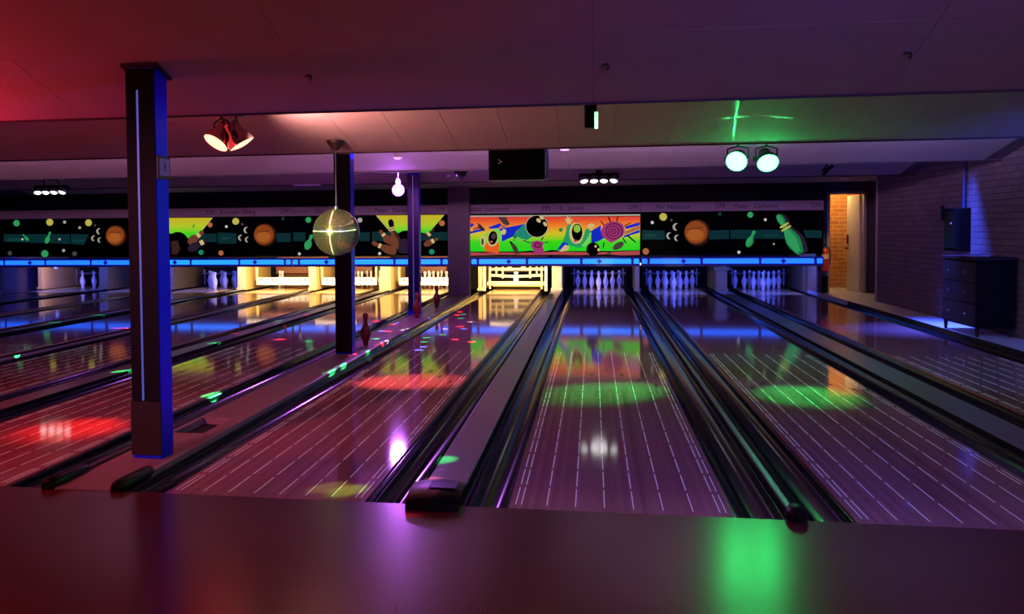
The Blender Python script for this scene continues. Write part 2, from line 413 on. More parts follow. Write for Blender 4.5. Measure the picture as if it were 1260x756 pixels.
# blue screen on the nose
make('display', MB().add([(-.92, .03, .0765), (-.785, .03, .0765), (-.785, .15, .0778), (-.92, .15, .0778), (-.92, .03, .079), (-.785, .03, .079), (-.785, .15, .0805), (-.92, .15, .0805)],
     [(0,3,2,1),(4,5,6,7),(0,1,5,4),(1,2,6,5),(2,3,7,6),(3,0,4,7)]), mat('display_glass', (60, 70, 150), .12), ball_return)
cover('DC', .764, .826, 'slim divider strip ending in a small black knob at the right of the middle lane', 'knob')
cover('CB', 2.352, 2.650, 'wide grey-green ball return cover nearest the right brick wall', 'box')
cover('GF', -4.741, -4.493, 'ball return cover in the first lane pair left of the pillars', 'box')
cover('HG', -6.278, -6.269, 'thin divider strip in the second gap left of the pillars', 'knob') if False else None
def strip(x0, x1, label):
    t = thing('lane_divider', label, 'divider', ((x0+x1)/2, 0, 0), 'dividers between lanes')
    make('top_cover', rounded_bar(x0, x1, .02, 16.1, -.12, .016, c=.008), M_cap, t)
    make('end_cap', MB().lathe([(.001, -.055), (.03, -.05), (.046, -.02), (.046, .05), (.001, .07)], ((x0+x1)/2, 0, .022), (0, 1, 0), 14), M_black, t, smooth=True)
strip(-6.276, -6.271, 'x') if False else None
for a, b_, lab in (('G', 'H', 'narrow dark divider between the third and fourth lanes left of the mirror ball pillar'), ('I', 'J', 'narrow dark divider between the sixth and seventh lanes left of the pillars')):
    xr = LANES[a]-LW/2-GW if a == 'G' else LANES['I']-LW/2-GW; xl = LANES[b_]+LW/2+GW
    strip(xl, xr, lab)
for a, b_, lab in (('I', 'H', 'ball return cover between the two lanes under the left yellow blast picture'), ('K', 'J', 'ball return cover nearest the far left wall')):
    cover('', LANES[a]+LW/2+GW, LANES[b_]-LW/2-GW, lab, 'box')

# pillar platform between lanes F and E
PX0, PX1 = -2.969, -2.529
plat = thing('pillar_platform', 'long low laminate platform that carries the row of pillars between lanes', 'platform', ((PX0+PX1)/2, 0, 0))
make('platform_base', MB().box(PX0, PX1, .01, YM+.05, -.14, -.045), M_void, plat)
segs = [(.0, .93), (.936, 1.40)]
ys = [1.93]
while ys[-1] < YM-.3: ys.append(min(ys[-1]+1.22, YM))
for i in range(len(ys)-1): segs.append((ys[i], ys[i+1]-.006))
for y0, y1 in segs:
    make('cover_board', rounded_bar(PX0+.052, PX1-.052, y0, y1, -.045, .006, c=.003), M_plat, plat)
for x in (PX0+.082,): make('cover_board', rounded_bar(PX0+.052, PX0+.085, 1.405, 1.925, -.045, .006, c=.003), M_plat, plat)
make('cover_board', rounded_bar(PX1-.14, PX1-.052, 1.405, 1.925, -.045, .006, c=.003), M_plat, plat)
for x0 in (PX0, PX1-.05):
    make('side_rail', rounded_bar(x0, x0+.05, .30, YM, -.12, .022, c=.016), M_rail if x0 == PX0 else M_plat, plat, smooth=True)
    mb = MB(); mb.lathe([(.001, -.06), (.028, -.055), (.042, -.02), (.044, .10), (.036, .30), (.030, .34), (.001, .345)], (x0+.025, .03, .014), (0, 1, 0), 14)
    make('rail_end_cap', mb, M_black, plat, smooth=True)

# ================================================================== PILLARS
def pillar(cx, cy, w, d, ztop, label, kind):
    t = thing('pillar', label, 'pillar', (cx, cy, .006), 'pillars on the platform')
    x0, x1, y0, y1 = cx-w/2, cx+w/2, cy-d/2, cy+d/2
    make('shaft', MB().box(x0, x1, y0, y1, .006, ztop), M_pillar, t, bevel=.006)
    if kind == 1:
        make('front_panel', MB().box(x0+.002, x1-.002, y0-.006, y0-.001, .345, ztop-.03), M_pillar_black, t, bevel=.002)
        make('kick_plate', MB().box(x0-.004, x1+.003, y0-.014, y0-.001, .03, .345), M_kick, t, bevel=.003)
        make('top_plate', MB().add([(x0-.02, y0-.02, ztop-.02+.0), (x1+.02, y0-.02, ztop-.02), (x1+.02, y1+.03, ztop-.075), (x0-.02, y1+.03, ztop-.075), (x0-.02, y0-.02, ztop+.0), (x1+.02, y0-.02, ztop), (x1+.02, y1+.03, ztop-.055), (x0-.02, y1+.03, ztop-.055)],
             [(0,3,2,1),(4,5,6,7),(0,1,5,4),(1,2,6,5),(2,3,7,6),(3,0,4,7)]), mat('top_plate_dark', (24, 16, 22), .6), t)
        make('light_line', MB().box(cx-.022, cx-.011, y0-.010, y0-.006, .352, 2.17), emat('line_glow', (.10, .14, .72), .55), t)
    else:
        if kind == 2: make('front_panel', MB().box(x0+.002, x1-.002, y0-.006, y0-.001, .02, ztop-.02), M_pillar_black, t, bevel=.002)
        if kind == 3:
            make('light_line', MB().box(cx-.008, cx+.004, y0-.009, y0-.005, .14, ztop-.03), emat('line_reflection', (.10, .13, .62), .5), t)  # glowing strip stands in for the vertical reflection on the glossy paint
            make('front_panel', MB().box(x0+.002, x1-.002, y0-.0055, y0-.001, .052, ztop-.02), mat('pillar_shaded_face', (6, 9, 62), .25, spec=.3), t, bevel=.002)  # same blue paint, shade of the front face put into the colour
            make('foot_collar', rounded_bar(x0-.015, x1+.015, y0-.015, y1+.015, .006, .05), M_pillar, t)
    return t
pillar(-2.712, .76, .182, .165, 2.325, 'near dark pillar with a brown kick plate and a vertical blue light line', 1)
pillar(-2.762, 5.56, .185, .165, 2.53, 'middle black and blue pillar right behind the mirror ball', 2)
pillar(-2.905, 10.50, .185, .165, 2.22, 'far glossy blue pillar beside the glowing globe lamp', 3)
gc = make('grey_column', rounded_bar(-2.962, -2.538, 14.50, 14.75, .006, 2.30, c=.01), M_greycol, loc=(-2.75, 14.62, .006))
tag(gc, 'plain grey square column standing left of the cartoon mural', 'column')
# framed notice on the near pillar
px1 = -2.712+.091
nt_ = thing('framed_notice', 'small dark framed lane notice fixed to the blue side of the near pillar', 'sign', (px1, .76, 1.66))
make('frame', MB().box(px1, px1+.012, .76-.084, .76+.084, 1.655, 1.79), mat('notice_frame', (70, 26, 30), .5), nt_, bevel=.003)
make('paper', MB().box(px1+.012, px1+.0135, .76-.066, .76+.066, 1.675, 1.775), mat('notice_paper', (190, 160, 160), .8), nt_)
def text_mesh(txt, size):
    cu = bpy.data.curves.new('lettering', 'FONT'); cu.body = txt; cu.size = size; cu.align_x = 'CENTER'; cu.align_y = 'CENTER'; cu.resolution_u = 2
    ob = bpy.data.objects.new('tmp', cu); COL.objects.link(ob)
    bpy.context.view_layer.update()
    me = bpy.data.meshes.new_from_object(ob.evaluated_get(bpy.context.evaluated_depsgraph_get()))
    bpy.data.objects.remove(ob); return me
def lettering(txt, size, loc, rot, m, parent):
    if ' ' in txt:                                  # each word is a piece of its own
        a, b_ = txt.split(' ', 1); wa, wb = len(a)*.52*size, len(b_)*.52*size; tot = wa+wb+.3*size
        lettering(a, size, (loc[0]-tot/2+wa/2, loc[1], loc[2]), rot, m, parent)
        return lettering(b_, size, (loc[0]+tot/2-wb/2, loc[1], loc[2]), rot, m, parent)
    me = text_mesh(txt, size); me.materials.append(m)
    o = bpy.data.objects.new('lettering', me); COL.objects.link(o); o.parent = parent
    o.location = Vector(loc)-wloc(parent); o.rotation_euler = rot; return o
lettering('8', .08, (px1+.0145, .76, 1.725), (math.pi/2, 0, math.pi/2), M_dark, nt_)

# three red pins on the platform
PIN = [(.0001, 0), (.0257, 0), (.0286, .01), (.0365, .05), (.0475, .085), (.0570, .114), (.0605, .140), (.0575, .17), (.049, .2), (.0375, .225), (.0285, .245), (.0235, .262), (.0228, .275), (.0250, .30), (.0305, .325), (.0322, .345), (.0300, .362), (.022, .376), (.010, .381), (.0001, .3812)]
rp = make('red_pin', MB().lathe(PIN, (0, 0, 0), n=20), M_redpin, loc=(0, 0, 0), smooth=True)
rp.location = (-2.705, 6.25, .007); tag(rp, 'red bowling pin standing beside the middle pillar, nearest of the three red pins', 'bowling pin', 'red pins on the platform')
for x, y, lab in ((-2.735, 9.75, 'red bowling pin standing just in front of the far blue pillar'), (-2.735, 11.62, 'red bowling pin standing behind the far blue pillar, furthest of the three red pins')):
    tag(dup(rp, loc=(x, y, .007)), lab, 'bowling pin', 'red pins on the platform')

# ================================================================== PIN RACKS
pin0 = make('bowling_pin', MB().lathe(PIN, (0, 0, 0), n=16), M_pin, loc=(0, 0, 0), smooth=True)
used = False
def rack(key, only=None):
    global used
    n = 0
    for r in range(4):
        for c in range(r+1):
            n += 1
            if only and n not in only: continue
            x = LANES[key]+(c-r/2)*.3048; y = YPIN+r*.264
            if not used: o = pin0; used = True
            else: o = dup(pin0)
            o.location = (x, y, .0)
            pos = [['head pin'], ['left in second row', 'right in second row'], ['left in third row', 'middle of third row', 'right in third row'], ['leftmost in back row', 'second in back row', 'third in back row', 'rightmost in back row']][r][c]
            tag(o, 'white pin, '+pos+', on the lane '+WHERE[key], 'bowling pin', 'pins on the lane '+WHERE[key])
for k in 'BCDFGIJK': rack(k)
rack('H', (4, 7))

# ================================================================== PINSETTERS, KICKBACKS, PIT
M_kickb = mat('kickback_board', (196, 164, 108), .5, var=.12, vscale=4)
M_kick_dim = mat('kickback_board_dim', (104, 84, 58), .55, var=.15, vscale=4)  # darker copy of the boards for unlit lanes, shade put into the colour
def kickback(x0, x1, label, m=None, shelf=False):
    t = thing('kickback', label, 'partition', ((x0+x1)/2, 16.5, .003), 'kickback partitions')
    make('side_board', rounded_bar(x0+.01, x1-.01, 16.23, 17.95, .003, .60, c=.01), m or M_kick_dim, t)
    make('front_post', rounded_bar(x0, x1, 16.20, 16.23, .003, .60, c=.008), m or M_kick_dim, t)
    make('foot', MB().box(x0-.02, x1+.02, 16.15, 16.29, .003, .06), m or M_kick_dim, t, bevel=.012)
    if shelf: make('bracket', MB().box(x0-.05, x1+.06, 16.15, 16.20, .44, .50), m or M_kick_dim, t, bevel=.01)
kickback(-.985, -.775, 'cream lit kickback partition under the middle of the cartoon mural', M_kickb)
kickback(.745, .835, 'thin beige kickback post under the right end of the cartoon mural')
kickback(2.39, 2.60, 'brown kickback partition between the two lanes under the green pins picture', shelf=True)
kickback(4.08, 4.15, 'grey-beige kickback partition beside the doorway at the right wall')
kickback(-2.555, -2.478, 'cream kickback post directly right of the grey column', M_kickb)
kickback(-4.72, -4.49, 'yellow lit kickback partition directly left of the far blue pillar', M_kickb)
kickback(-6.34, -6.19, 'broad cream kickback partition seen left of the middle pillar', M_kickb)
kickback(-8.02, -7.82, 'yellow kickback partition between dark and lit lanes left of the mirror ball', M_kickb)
kickback(-9.68, -9.56, 'brown kickback partition just right of the near pillar')
kickback(-11.40, -11.18, 'brown kickback partition just left of the near pillar')
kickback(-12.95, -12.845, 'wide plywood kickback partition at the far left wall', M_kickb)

def pinsetter(key, state):
    cx = LANES[key]; t = thing('pinsetter', '%s on the lane %s' % ({'open': 'cream pinsetter with raised table', 'sweep': 'pinsetter with lowered white bar', 'dark': 'dark idle pinsetter'}[state], WHERE[key]), 'pinsetter', (cx, 16, .0), 'pinsetters')
    w = LW/2+.13
    if state == 'open':
        mc = M_cream
        for s in (-1, 1):
            make('side_frame', MB().box(cx+s*w-.03, cx+s*w+.03, 16.150, 16.230, .0, .60), mc, t, bevel=.006)
            make('side_plate', MB().box(cx+s*(w-.10)-.02, cx+s*(w-.10)+.02, 16.350, 16.420, .08, .58), mc, t, bevel=.006)
            make('guide_rod', MB().cyl((cx+s*.30, 16.600, .30), (cx+s*.30, 16.600, .62), .025), mc, t, smooth=True)
            make('guide_rod', MB().cyl((cx+s*.44, 16.600, .34), (cx+s*.44, 16.600, .62), .022), mc, t, smooth=True)
            make('pin_clamp', MB().box(cx+s*.15-.05, cx+s*.15+.05, 16.550, 16.650, .50, .56), mc, t, bevel=.01)
        make('sweep_bar', MB().box(cx-w+.03, cx+w-.03, 16.400, 16.440, .155, .245), mc, t, bevel=.008)
        make('pin_table', MB().add([(cx-w+.08, 16.520, .345), (cx, 16.520, .315), (cx+w-.08, 16.520, .345), (cx+w-.08, 16.650, .345), (cx, 16.650, .315), (cx-w+.08, 16.650, .345), (cx-w+.08, 16.520, .40), (cx, 16.520, .37), (cx+w-.08, 16.520, .40), (cx+w-.08, 16.650, .40), (cx, 16.650, .37), (cx-w+.08, 16.650, .40)],
             [(0,1,7,6),(1,2,8,7),(2,3,9,8),(3,4,10,9),(4,5,11,10),(5,0,6,11),(6,7,10,11),(7,8,9,10),(0,5,4,1),(1,4,3,2)]), mc, t)
        make('hub', MB().lathe([(.001, 0), (.055, 0), (.055, .10), (.03, .12), (.03, .19), (.05, .20), (.05, .23), (.001, .235)], (cx, 16.500, .215), n=14), mat('hub_white', (240, 236, 220), .4), t, smooth=True)
        make('top_rail', MB().box(cx-w+.06, cx+w-.06, 16.550, 16.620, .47, .53), mc, t, bevel=.01)
        make('cross_bar', MB().box(cx-.32, cx+.32, 16.700, 16.760, .43, .47), M_dark, t, bevel=.005)
        make('deck_skirt', MB().box(cx-w+.1, cx+w-.1, 17.0, 17.04, .09, .17), mat('skirt_yellow', (214, 176, 72), .4), t, bevel=.006)
        for ch in t.children:
            if not ch.name.startswith('side_frame'): ch.location.z -= .05
    elif state == 'sweep':
        sb = make('sweep_bar', MB().box(cx-w+.02, cx+w-.02, 16.500, 16.540, .10, .27), M_white, t, bevel=.008)
        for i in range(9):
            if i == 4: continue
            x = cx-.52+i*.13; make('bar_letter', MB().box(x-.022, x+.022, 16.496, 16.500, .195, .235), mat('letter_grey', (90, 84, 80), .6), sb)
        for s in (-1, 1): make('sweep_arm', MB().box(cx+s*(w-.03)-.02, cx+s*(w-.03)+.02, 16.480, 16.560, .2, .60), M_cream, t, bevel=.006)
        make('table_frame', MB().box(cx-w+.08, cx+w-.4, 17.72, 17.8, .30, .52), M_brown, t, bevel=.01)
        make('top_rail', MB().box(cx-w+.06, cx+w-.06, 16.62, 16.70, .56, .62), M_brown, t, bevel=.01)
    else:
        make('top_rail', MB().box(cx-w+.06, cx+w-.06, 17.5, 17.55, .30, .33), mat('rail_dull', (120, 120, 128), .4), t, bevel=.006)
        for s in (-1, 1): make('rail_post', MB().box(cx+s*(w-.12)-.015, cx+s*(w-.12)+.015, 17.5, 17.55, .05, .42), mat('rail_dull', (120, 120, 128), .4), t, bevel=.004)
    make('pit_curtain', MB().box(cx-w+.02, cx+w-.02, 18.0, 18.05, -.1, .7), M_void if key not in 'FGH' else mat('pit_cushion_brown', (96, 62, 40), .7), t, bevel=.01)
    return t
for k in LANES:
    t = pinsetter(k, 'open' if k == 'E' else 'sweep' if k in 'FGH' else 'dark')
    cx = LANES[k]
    if k in LIT:
        make('assumed_deck_light', MB().cyl((cx-.45, 15.32, .645), (cx+.45, 15.32, .645), .018, n=10), emat('tube_warm', (1, .74, .36), 9), t, smooth=True)  # warm tube assumed behind the masking, for the brightly lit pins
        light('deck_beam', 'AREA', (cx, 15.3, .60), (1, .72, .34), PW['pit'], t, (cx, 16.9, .10), size=(1.0, .06))
    else:
        make('assumed_deck_light', MB().cyl((cx-.45, 15.32, .66), (cx+.45, 15.32, .66), .014, n=10), emat('tube_uv', (.10, .16, 1), 2.0), t, smooth=True)  # blue tube assumed behind the masking, for the blue-lit pins
        light('deck_beam', 'AREA', (cx, 15.3, .60), (.05, .10, 1), PW['pit_uv'], t, (cx, 17.0, .18), size=(1.0, .06))
t = thing('added_warm_lamp', 'small warm lamp added to light the plywood partition at the far left', 'lamp', (-12.30, 15.9, .56))  # added lamp that lightens the far left plywood
make('shade', MB().lathe([(.02, .05), (.05, .03), (.055, -.02), (.05, -.02)], (-12.30, 15.9, .545), (.8, 0, .4), 14), M_white, t, smooth=True)
make('arm', MB().box(-12.31, -12.29, 14.762, 15.88, .57, .58), M_white, t)
light('glow', 'SPOT', (-12.33, 15.9, .54), (1, .60, .18), 26, t, (-12.85, 16.6, .30), 110, .8, .03)
# small bare tubes assumed behind the masking, for the white spots mirrored in the lanes
for xa, xb, lab in ((.50, .88, 'short white tube lamp assumed behind the mural, over the right edge of its lane'), (1.45, 2.05, 'short white tube lamp assumed behind the orange planet picture'), (-9.0, -8.55, 'short white tube lamp assumed behind the masking right of the near pillar'), (-10.4, -9.8, 'short white tube lamp assumed behind the masking left of the near pillar')):
    tl_ = thing('assumed_tube_lamp', lab, 'lamp', ((xa+xb)/2, 14.93, .63), 'assumed tube lamps behind the masking')
    make('tube', MB().cyl((xa, 14.93, .62), (xb, 14.93, .62), .014, n=10), emat('tube_white', (1, .95, .95), 6), tl_, smooth=True)
    make('housing', MB().box(xa-.03, xb+.03, 14.915, 14.945, .637, .66), M_white, tl_, bevel=.003)
    make('arm', MB().box((xa+xb)/2-.02, (xa+xb)/2+.02, 14.722, 14.93, .655, .665), M_white, tl_)

# ================================================================== MASKING UNITS
YF = YM                                             # print surface
M_board = mat('art_board_black', (3, 3, 7), .9, spec=.05)
M_band = mat('name_band', (150, 128, 140), .6, var=.08)
M_stripbox = mat('strip_housing', (14, 22, 120), .3, emit=(8, 14, 120), es=.35)
M_tube = emat('strip_glow', (.022, .42, 2.6), 1)
M_tube2 = emat('strip_glow_deep', (.02, .26, 2.3), 1)
def prnt(shapes, parent, name='printed_art', base=0):  # shapes: (list of pixels, material); each shape a thin layer of print
    mb = MB(); mats = []
    for k, (pts, m) in enumerate(shapes):
        if m not in mats: mats.append(m)
        mb.mi = mats.index(m)
        y = YF-.004-.0016*(k+base)
        P_ = [at(u, v, YF) for u, v in pts]
        n = len(P_)
        mb.add([(p.x, y, p.z) for p in P_]+[(p.x, y+.0012, p.z) for p in P_], [tuple(range(n)), tuple(range(2*n-1, n-1, -1))]+[(i, i+n, (i+1) % n+n, (i+1) % n) for i in range(n)])
    return make(name, mb, mats, parent)
def ell(cx, cy, rx, ry=None, rot=0, n=20):
    ry = rx if ry is None else ry; c, s = math.cos(math.radians(rot)), math.sin(math.radians(rot))
    return [(cx+c*rx*math.cos(2*math.pi*i/n)-s*ry*math.sin(2*math.pi*i/n), cy+s*rx*math.cos(2*math.pi*i/n)+c*ry*math.sin(2*math.pi*i/n)) for i in range(n)]
def pinpoly(hx, hy, bx, by, w):                     # head point, base point, width: outline of a pin
    dx, dy = bx-hx, by-hy; L_ = math.hypot(dx, dy); dx, dy = dx/L_, dy/L_; nx, ny = -dy, dx
    pr = [(0, .10), (.03, .36), (.10, .50), (.18, .46), (.28, .34), (.38, .42), (.52, .80), (.66, 1.0), (.80, .90), (.93, .62), (1, .42)]
    a = [(hx+dx*t*L_+nx*h*w/2, hy+dy*t*L_+ny*h*w/2) for t, h in pr]; b_ = [(hx+dx*t*L_-nx*h*w/2, hy+dy*t*L_-ny*h*w/2) for t, h in reversed(pr)]
    return a+b_
def collar(hx, hy, bx, by, w, t0=.27, t1=.33):
    dx, dy = bx-hx, by-hy; nx, ny = -dy, dx; L_ = math.hypot(dx, dy); nx /= L_; ny /= L_
    return [(hx+dx*t+nx*s*w/2, hy+dy*t+ny*s*w/2) for t, s in ((t0, 1), (t0, -1), (t1, -1), (t1, 1))]
def crescent(cx, cy, r, m):
    n = 9; o = [(cx+r*math.cos(math.radians(a)), cy-r*math.sin(math.radians(a))) for a in [70+200*i/n for i in range(n+1)]]
    i_ = [(cx+.45*r+r*.85*math.cos(math.radians(a)), cy-r*.85*math.sin(math.radians(a))) for a in [100+140*i/n for i in range(n, -1, -1)]]
    return (o+i_, m)
INK = dict(green=ink((60, 190, 110), .42), dgreen=ink((30, 150, 80), .45), lime=ink((110, 205, 70)), yellow=ink((206, 196, 84), .55), pale=ink((190, 188, 170), .5), grey=ink((110, 100, 100), .25),
           teal=ink((14, 62, 66), .35), teal2=ink((26, 92, 92), .3), planet=ink((176, 88, 34), .38), planet2=ink((206, 112, 44), .42), planet3=ink((110, 52, 22), .3), black=mat('ink_black', (3, 2, 5), .9, spec=.05),
           orange=ink((200, 118, 74), .5), blue=ink((16, 44, 200), .62), red=ink((226, 66, 44)), mauve=ink((200, 84, 88), .5), cream=ink((226, 206, 130), .55), magenta=ink((170, 56, 120), .6), dmag=ink((92, 22, 74), .5),
           jade=ink((40, 170, 110), .55), seagreen=ink((30, 150, 120), .55), orangeb=ink((240, 104, 30)), brown=ink((150, 86, 58), .34), dbrown=ink((84, 50, 44), .3), purple=ink((62, 46, 74), .28), taupe=ink((96, 84, 76), .3), mint=ink((120, 220, 90)), white=ink((210, 205, 200), .6), ygreen=ink((150, 200, 60), .6))
M_mural = gradient_material('mural_fade', [(0.02, (28, 214, 20)), (.26, (60, 216, 24)), (.48, (214, 196, 40)), (.70, (240, 130, 40)), (.88, (232, 72, 40)), (1, (226, 60, 40))], .90, 1.60, ART*1.45)
M_blast = gradient_material('blast_fade', [(0, (20, 220, 40)), (.3, (70, 226, 40)), (.62, (190, 214, 40)), (1, (214, 186, 34))], 1.16, 1.62, ART*1.3)

def band_y(u, y735):                                # vertical pixel drift along the masking line
    return y735+(735-u)*(-.0022)*(-1)
UNIT_LABEL = {'K': 'masking unit at the far left with planets, dots and small green pins', 'I': 'masking unit with a yellow blast and orange planet between the near pillar and mirror ball',
              'G': 'masking unit with pins bursting from a yellow blast behind the far blue pillar', 'E': 'masking unit with the bright orange and green cartoon mural', 'C': 'masking unit with an orange planet and two green pins at the right'}
units = {}
for (a, b_, x0, x1) in PAIRS:
    t = thing('masking_unit', UNIT_LABEL[a], 'masking unit', ((x0+x1)/2, YM, .60), 'masking units over the lanes'); units[a] = t
    xm = (x0+x1)/2
    for xa, xb in ((x0+.004, xm-.003), (xm+.003, x1-.004)):
        make('art_panel', MB().box(xa, xb, YF, YF+.03, .815, 1.635), M_board, t, bevel=.003)
        make('name_board', MB().box(xa, xb, YF-.012, YF+.03, 1.638, 1.822), M_band, t, bevel=.004)
    make('fascia', MB().box(x0, x1, YF+.0, YF+.04, 1.824, 2.34), M_void, t)
    make('lower_edge', MB().box(x0, x1, YF-.03, YF+.06, .585, .60), mat('edge_lilac', (96, 80, 110), .5), t, bevel=.003)
    hs = make('light_strip', MB().box(x0+.01, x1-.01, YF-.045, YF+.02, .602, .765), M_stripbox, t, bevel=.006)
    w = x1-x0; cuts = [x0+.02, x0+.135, x0+.17, x0+w*.335, x0+w*.335+.035, x0+w*.665-.035, x0+w*.665, x1-.17, x1-.135, x1-.02]
    for i in range(0, 10, 2):
        make('glow_tube', rounded_bar(cuts[i]+.008, cuts[i+1]-.008, YF-.060, YF-.044, .638, .732, c=.02), M_tube2 if (a in 'CK') else M_tube, hs)
    for k in (a, b_):
        cx = LANES[k]; z = .685
        make('diamond', MB().prism([(cx-.055, z), (cx, z-.05), (cx+.055, z), (cx, z+.05)], YF-.068, YF-.060), mat('diamond_blue', (12, 24, 140), .4, emit=(12, 24, 150), es=.5), hs)

# --- printed art (flat prints on the boards)
def zE(pts): return [(572+x/9.449, 250+y/9.45) for x, y in pts]
def zD(pts): return [(680+x/9.45, 250+y/9.45) for x, y in pts]
A = INK
def spiral(cx, cy, r, turns, w):                    # flat spiral band
    n = 40; o = []; i_ = []
    for k in range(n+1):
        t = k/n; a = t*turns*2*math.pi; rr = r*t
        o.append((cx+(rr+w)*math.cos(a), cy+(rr+w)*math.sin(a))); i_.append((cx+max(0, rr-w)*math.cos(a), cy+max(0, rr-w)*math.sin(a)))
    return o, i_
sh = [(zE([(62, 160), (1115, 160), (1115, 560), (62, 565)]), M_mural),
      (zE([(62, 565), (320, 575), (640, 570), (880, 572), (1115, 558), (1115, 600), (700, 606), (400, 600), (62, 612)]), A['mauve']),
      (zE([(62, 560), (220, 572), (420, 562), (640, 568), (760, 552), (900, 565), (1020, 545), (1115, 556), (1115, 563), (900, 574), (640, 577), (400, 573), (220, 580), (62, 570)]), A['black']),
      (zE([(62, 145), (1115, 138), (1115, 156), (62, 162)]), A['pale']),
      (zE([(66, 240), (90, 235), (110, 255), (66, 290)]), A['blue']), (zE([(62, 332), (225, 292), (235, 318), (62, 358)]), A['blue']),
      (zE([(90, 300), (190, 250), (215, 290), (100, 320)]), A['mauve']),
      (zE([(268, 285), (405, 235), (430, 248), (395, 292), (300, 300)]), A['blue']),
      (zE([(425, 262), (480, 260), (470, 285), (420, 285)]), A['mauve']),
      (zE([(395, 300), (560, 270), (690, 245), (600, 330), (560, 390), (430, 450), (430, 340)]), A['blue']),
      (zE([(700, 235), (640, 290), (570, 370), (560, 440), (640, 430), (700, 440), (790, 390), (720, 300)]), A['seagreen']),
      (zE([(560, 420), (600, 380), (650, 410), (700, 420), (740, 460), (640, 450)]), A['lime']),
      (zE(ell(838, 270, 132)), A['pale']), (zE(ell(838, 270, 125)), A['black']),
      (zE(ell(893, 172, 28, 17, 35)), A['cream']), (zE(ell(858, 203, 30, 20, 40)), A['cream']), (zE(ell(933, 245, 30, 17, 55)), A['cream']),
      (zE([(385, 163), (478, 163), (525, 245), (500, 262), (450, 245)]), A['taupe']),
      (zE([(145, 225), (200, 270), (240, 310), (215, 328), (165, 290)]), A['dbrown']),
      (zE([(518, 443), (545, 450), (600, 500), (640, 585), (590, 600), (560, 540)]), A['taupe']), (zE([(515, 440), (540, 446), (556, 480), (540, 486)]), A['black']),
      (zE(ell(585, 388, 24)), A['dgreen']),
      # left bowler figure
      (zE([(225, 470), (300, 450), (400, 465), (400, 555), (380, 600), (340, 575), (235, 565)]), A['orangeb']),
      (zE(ell(215, 445, 32, 66)), A['cream']), (zE(ell(208, 450, 14, 40)), A['taupe']),
      (zE([(235, 365), (265, 345), (330, 345), (340, 300), (385, 292), (420, 330), (432, 460), (390, 440), (350, 340), (280, 380), (250, 392)]), A['mint']),
      (zE(ell(325, 415, 66, 92, 8)), A['cream']), (zE(ell(328, 405, 52, 80, 8)), A['black']), (zE(ell(338, 385, 28, 36)), A['taupe']), (zE(ell(310, 450, 18, 12)), A['orange']),
      (zE(ell(455, 335, 28, 34, 20)), A['cream']),
      # small pink burst
      (zE([(775, 450), (850, 435), (925, 455), (905, 500), (925, 560), (905, 605), (860, 580), (810, 605), (800, 545), (770, 510)]), A['magenta']),
      (zE(ell(850, 490, 44, 34)), A['dmag']), (zE(ell(852, 490, 28, 20)), A['magenta']), (zE(ell(854, 490, 12, 8)), A['dmag']),
      (zE([(685, 430), (770, 462), (765, 470), (680, 440)]), A['black']), (zE([(905, 395), (920, 400), (895, 437), (885, 432)]), A['black']), (zE([(925, 455), (975, 448), (970, 458), (930, 465)]), A['black'])]
prnt(sh, [c for c in units['E'].children if c.name.startswith('art_panel')][0])
sh = [(zD([(-28, 160), (1018, 155), (1015, 555), (-28, 560)]), M_mural),
      (zD([(-28, 558), (300, 568), (640, 572), (1015, 552), (1010, 604), (800, 608), (640, 596), (300, 606), (-28, 598)]), A['mauve']),
      (zD([(-28, 545), (60, 556), (200, 562), (400, 560), (640, 560), (820, 552), (1015, 548), (1015, 555), (820, 562), (600, 572), (300, 570), (-28, 560)]), A['black']),
      (zD([(-28, 138), (1018, 130), (1018, 148), (-28, 156)]), A['pale']),
      (zD([(840, 272), (1012, 222), (1012, 258), (850, 305)]), A['blue']), (zD([(820, 385), (1012, 308), (1012, 345), (900, 375), (840, 402)]), A['blue']), (zD([(840, 330), (1012, 262), (1012, 300), (830, 375)]), A['orange']),
      (zD([(430, 335), (560, 258), (560, 330), (610, 400), (540, 440), (450, 475), (448, 380)]), A['blue']),
      (zD([(50, 545), (120, 450), (190, 470), (150, 540)]), A['blue']),
      # green cheering figure
      (zD([(165, 262), (215, 240), (205, 330), (200, 400), (250, 470), (330, 470), (350, 420), (385, 300), (415, 295), (440, 330), (395, 430), (350, 510), (300, 520), (200, 490), (120, 440), (150, 360)]), A['jade']),
      (zD([(330, 500), (390, 430), (440, 340), (455, 345), (420, 470), (380, 505)]), A['mint']),
      (zD([(75, 560), (150, 480), (200, 520), (170, 550), (110, 565)]), A['cream']),
      (zD(ell(275, 350, 82, 126)), A['cream']), (zD(ell(285, 340, 62, 102)), A['black']), (zD(ell(284, 298, 40, 46)), A['ygreen']), (zD(ell(266, 440, 22, 16)), A['mauve']),
      (zD([(140, 175), (165, 195), (170, 140), (188, 180), (205, 150), (200, 195), (235, 180), (205, 240), (170, 240)]), A['cream']),
      (zD(ell(445, 265, 42, 26, -15)), A['cream']),
      (zD([(250, 175), (285, 215), (320, 200), (300, 225), (265, 225)]), A['red']),
      (zD(ell(95, 312, 22)), A['dgreen']),
      # magenta spiral burst
      (zD([(640, 165), (655, 160), (682, 225), (668, 228)]), A['black']), (zD([(752, 158), (765, 160), (745, 225), (735, 222)]), A['black']), (zD([(550, 210), (560, 205), (610, 262), (600, 270)]), A['black']), (zD([(905, 225), (912, 232), (835, 272), (830, 262)]), A['black']),
      (zD([(600, 250), (650, 225), (705, 210), (770, 222), (820, 255), (840, 320), (820, 380), (760, 425), (680, 465), (640, 440), (580, 390), (560, 320)]), A['magenta'])]
